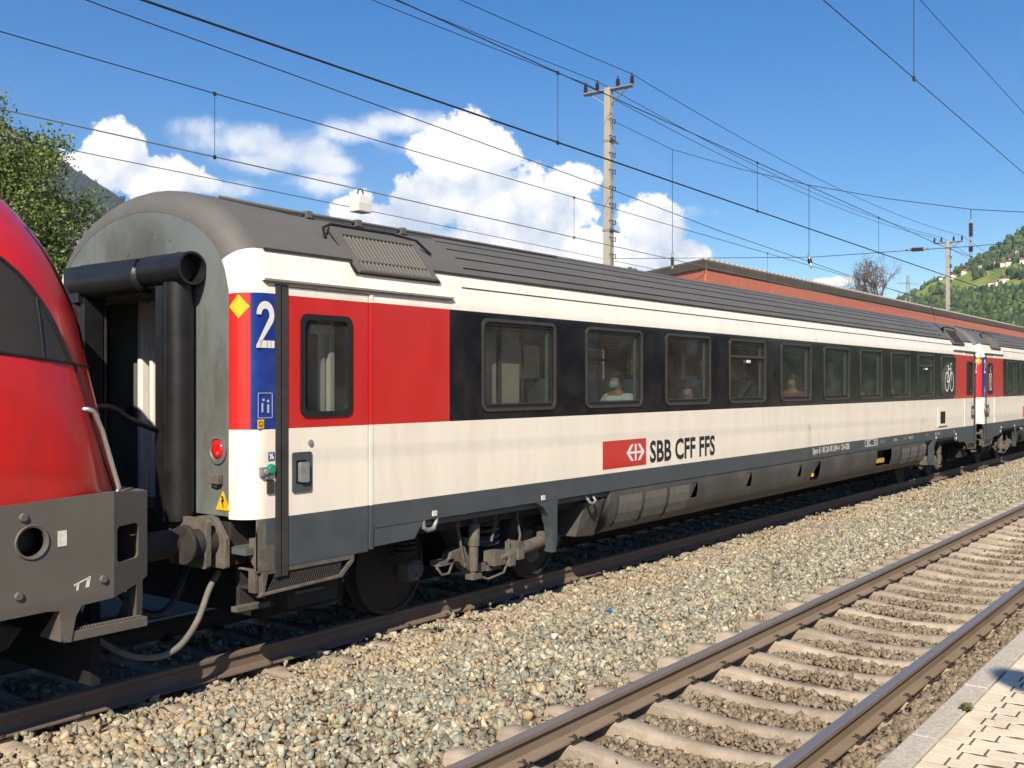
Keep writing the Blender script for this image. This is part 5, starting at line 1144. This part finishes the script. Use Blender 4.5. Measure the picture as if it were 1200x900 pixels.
def build_hill(name, crest, par, pxs, qs, m, amp):
    b = MB(); 
    def fn(px,q):
        x,y,z = hill_pt(px,q,crest,*par); return (x,y,z+(amp*(hn(x,y,.011)+.5*hn(x,y,.031)+.25*hn(x,y,.08))*min(1,q*2) if q<.98 else amp*.4*hn(x,y,.031)))
    b.grid(pxs, qs, fn); o = b.build(name, m, smooth=180); tag(o, kind='structure'); return o
def meadow_px(px,py):
    ub = np.interp(px,[1040,1060,1085,1110,1128,1135,1165,1200,1300,1500],[362,352,336,324,319,316,313,307,270,240]); lb = np.interp(px,[1040,1056,1075,1100,1120,1140,1165,1200,1300,1500],[350,352,351,343,341,348,344,342,330,330]); return ub<py<lb
hm = bpy.data.materials.new('hillside'); hm.use_nodes = True; nt = hm.node_tree; bs = nt.nodes['Principled BSDF']; bs.inputs['Roughness'].default_value = .95; bs.inputs['Specular IOR Level'].default_value = .1
tcn = N(nt,'ShaderNodeTexCoord'); a_ = N(nt,'ShaderNodeAttribute', attribute_name='tint'); no = N(nt,'ShaderNodeTexNoise', Scale=.035, Detail=9.0, Roughness=.7); nt.links.new(tcn.outputs['Object'],no.inputs['Vector'])
mr = N(nt,'ShaderNodeMapRange'); mr.inputs['From Min'].default_value=.3; mr.inputs['From Max'].default_value=.7; mr.inputs['To Min'].default_value=.6; mr.inputs['To Max'].default_value=1.4; nt.links.new(no.outputs['Fac'],mr.inputs['Value'])
vm = N(nt,'ShaderNodeVectorMath', operation='SCALE'); nt.links.new(a_.outputs['Color'],vm.inputs[0]); nt.links.new(mr.outputs[0],vm.inputs['Scale']); nt.links.new(vm.outputs[0],bs.inputs['Base Color'])
pxs = sorted(set(list(range(560,1000,20))+list(range(1000,1300,3))+list(range(1300,2601,40)))); qs = [-.05]+[i/60 for i in range(61)]
hr = build_hill('wooded_hill', CR, RH, pxs, qs, hm, 2.5)
def px_of(v): d = v[0]*CT+v[1]*ST; return (600+1200*(v[0]*ST-v[1]*CT)/d, 450+1200*(EYE-v[2])/d) if d>1 else (-9999,0)
ca = hr.data.color_attributes.new('tint','FLOAT_COLOR','POINT')
for i,v in enumerate(hr.data.vertices):
    px,py = px_of(v.co); c = (.24,.31,.07) if meadow_px(px,py) else (.030,.048,.024); ca.data[i].color = (*c,1)
pl = sorted(set(list(range(-3200,-300,100))+list(range(-300,570,6))))
hl = build_hill('mountain', CLF, LH, pl, [-.05]+[i/70 for i in range(71)], hm, 14)
ca = hl.data.color_attributes.new('tint','FLOAT_COLOR','POINT')
for i,v in enumerate(hl.data.vertices):
    px,py = px_of(v.co); s = hn(v.co.x,v.co.y,.006)+.6*hn(v.co.x+90,v.co.y,.02); ca.data[i].color = ((.24,.235,.21,1) if s>.62 else (.030,.046,.030,1))
def blob(seed, conif):
    bm = bmesh.new(); bmesh.ops.create_icosphere(bm, subdivisions=2, radius=1); r = random.Random(seed)
    for v in bm.verts:
        k = r.uniform(.72,1.15); v.co *= k
        if conif: v.co.x *= max(.12,.75-.5*v.co.z); v.co.y *= max(.12,.75-.5*v.co.z); v.co.z *= 1.5
        v.co.z += 1.0
    bm.verts.index_update(); out = (np.array([v.co[:] for v in bm.verts]), np.array([[q.index for q in f.verts] for f in bm.faces])); bm.free(); return out
BL = [blob(i, i%3==0) for i in range(9)]
def forest(name, label, pts, cols, sz):
    V,F,C,o = [],[],[],0
    for p in pts:
        v,f = BL[random.randrange(9)]; s = sz*random.uniform(.6,1.35); a = random.uniform(0,6.28); ca,sa = math.cos(a),math.sin(a)
        vv = np.stack([(v[:,0]*ca-v[:,1]*sa)*s,(v[:,0]*sa+v[:,1]*ca)*s,v[:,2]*s*1.15-s*.4],1)+np.array(p); V.append(vv); F.append(f+o); o += len(v)
        C.append(np.tile(np.array(random.choice(cols))*random.uniform(.65,1.35),(len(v),1)))
    ob = raw_mesh(name, np.concatenate(V), np.concatenate(F), hm, np.concatenate(C)); tag(ob, label, 'forest', kind='stuff'); return ob
FC = [(.062,.098,.038),(.075,.112,.044),(.046,.078,.038),(.10,.13,.047),(.05,.082,.046)]
pts = []
for _ in range(15000):
    px = random.uniform(900,1560); q = random.uniform(.10,1.0); p = hill_pt(px,q,CR,*RH); a,c = px_of(p)
    if meadow_px(a,c):
        if not (math.hypot((a-1146)/8,(c-322)/4)<1 or math.hypot((a-1196)/14,(c-324)/7)<1 or (random.random()<.02) or math.hypot((a-1100)/8,(c-338)/3)<1): continue
    if px>1310 and random.random()<.6: continue
    pts.append((p[0],p[1],p[2]+2.0*hn(p[0],p[1],.011)))
forest('forest','mixed dark green forest covering the hillside at the right above the canopy',pts,FC,2.7)
pts = []
for _ in range(3800):
    px = random.uniform(-150,330); q = random.uniform(.3,1.0); p = hill_pt(px,q,CLF,*LH)
    if hn(p[0],p[1],.006)+.6*hn(p[0]+90,p[1],.02)>.55: continue
    pts.append((p[0],p[1],p[2]+9*hn(p[0],p[1],.011)))
forest('forest','dark conifer forest on the steep mountain behind the green trees at the left',pts,[(.034,.056,.036),(.042,.066,.040)],4.2)
# houses of the villages
def house(px, py, w, h, roofm, label, tower=False):
    cy = float(np.interp(px,*CR)); q = (450-py)/(450-cy); x,y,z = hill_pt(px,min(q,.99),CR,*RH); z += 1.2*hn(x,y,.011)
    t = thing('house' if not tower else 'church_tower', (x,y,z), label, 'house' if not tower else 'tower', 'houses of the hillside villages'); t.rotation_euler = (0,0,TH+R(random.uniform(-60,-20)))
    w *= .58; h *= .58; W = w; D = w*.8
    wl = MB().box(-W/2,W/2,-D/2,D/2,-6,h).build('wall', M['wall'], t)
    if tower: MB().add([(-W*.55,-D*.55,h),(W*.55,-D*.55,h),(W*.55,D*.55,h),(-W*.55,D*.55,h),(0,0,h+W*1.5)],[(0,1,4),(1,2,4),(2,3,4),(3,0,4),(3,2,1,0)]).build('roof', M[roofm], t)
    else: MB().prism([(-D*.62,h-.2),(D*.62,h-.2),(0,h+D*.42)],lambda u,v,d:(d,u,v),-W*.6,W*.6).build('roof', M[roofm], t)
    for i in range(3 if not tower else 1):
        for k in range(1 if h<6 else 2): MB().box(-W*.32+i*W*.28,-W*.20+i*W*.28,-D/2-.06,-D/2+.02,h*.3+k*3-.0,h*.3+k*3+1.5).build('window', M['pane'], wl)
HO = [(1150,313,9,5,'tile','leftmost white house of the upper village at the wood edge'),(1157,312,8,6,'tile','white house second from the left in the upper village row'),(1162,311.5,9,6,'tile','white gabled house in the middle of the upper village row'),(1168,310,10,7,'tile','larger white house right of the middle in the village row'),(1176,311,9,5.5,'redtile','low white house just left of the church group'),(1182,310.5,11,6,'tile','broad white house below the church'),(1187,306,12,7,'tile','long pale house halfway up to the church tower'),(1188,302,9,6,'tile','pale house right under the church tower'),
      (1198,309,9,6,'redtile','white house at the right edge of the photo below the church'),(1130,319,8,5,'redtile','single small house with red roof where the meadow meets the skyline'),(1117,324,10,6,'tile','pale house on the skyline just right of the distant mast'),(1103,326,8,5,'tile','small dark roofed house on the skyline left of the distant mast'),(1163,336,10,5,'redtile','tan house with red roof alone on the lower meadow'),(1171,336,9,6,'redtile','white house beside the tan one on the lower meadow'),(1177,334,10,7.5,'tile','tall white house at the right of the lower meadow group'),(1153,338,4,3,'tile','tiny white hut at the lower edge of the meadow')]
for a in HO: house(*a)
house(1192,301,4.5,11,'tile','white church tower above the upper village',True)
x,y,_z = at(1064,450,620); b = MB()
for s0 in (-1,1):
    for s1 in (-1,1): b.cyl((s0*3,s1*3,0),(s0*.5,s1*.5,68),.16,n=4)
for i in range(9):
    z = 6+i*7; k = 3-2.5*z/68; b.tube([(-k,-k,z),(k,-k,z+5),(k,k,z),(-k,k,z+5),(-k,-k,z)],.10,4)
for z in (50,57,63): b.tube([(-7,4,z),(7,-4,z)],.16,4)
tag(b.build('power_pylon', M['zinc'], loc=(x,y,0)),'faint lattice power pylon on the skyline beside the bare brown tree','pylon')

# ------------------------------------------------------------------ the air
hz = bpy.data.materials.new('haze'); hz.use_nodes = True; nt = hz.node_tree; nt.nodes.clear()
pv = N(nt,'ShaderNodeVolumePrincipled'); pv.inputs['Color'].default_value = (.80,.88,1,1); pv.inputs['Density'].default_value = .00011; pv.inputs['Anisotropy'].default_value = .2
nt.links.new(pv.outputs[0], N(nt,'ShaderNodeOutputMaterial').inputs['Volume'])
tag(MB().box(-3000,3000,-3000,3000,-2,800).build('haze', hz), 'thin blue summer haze over the valley in front of the far slopes', 'haze', kind='stuff')
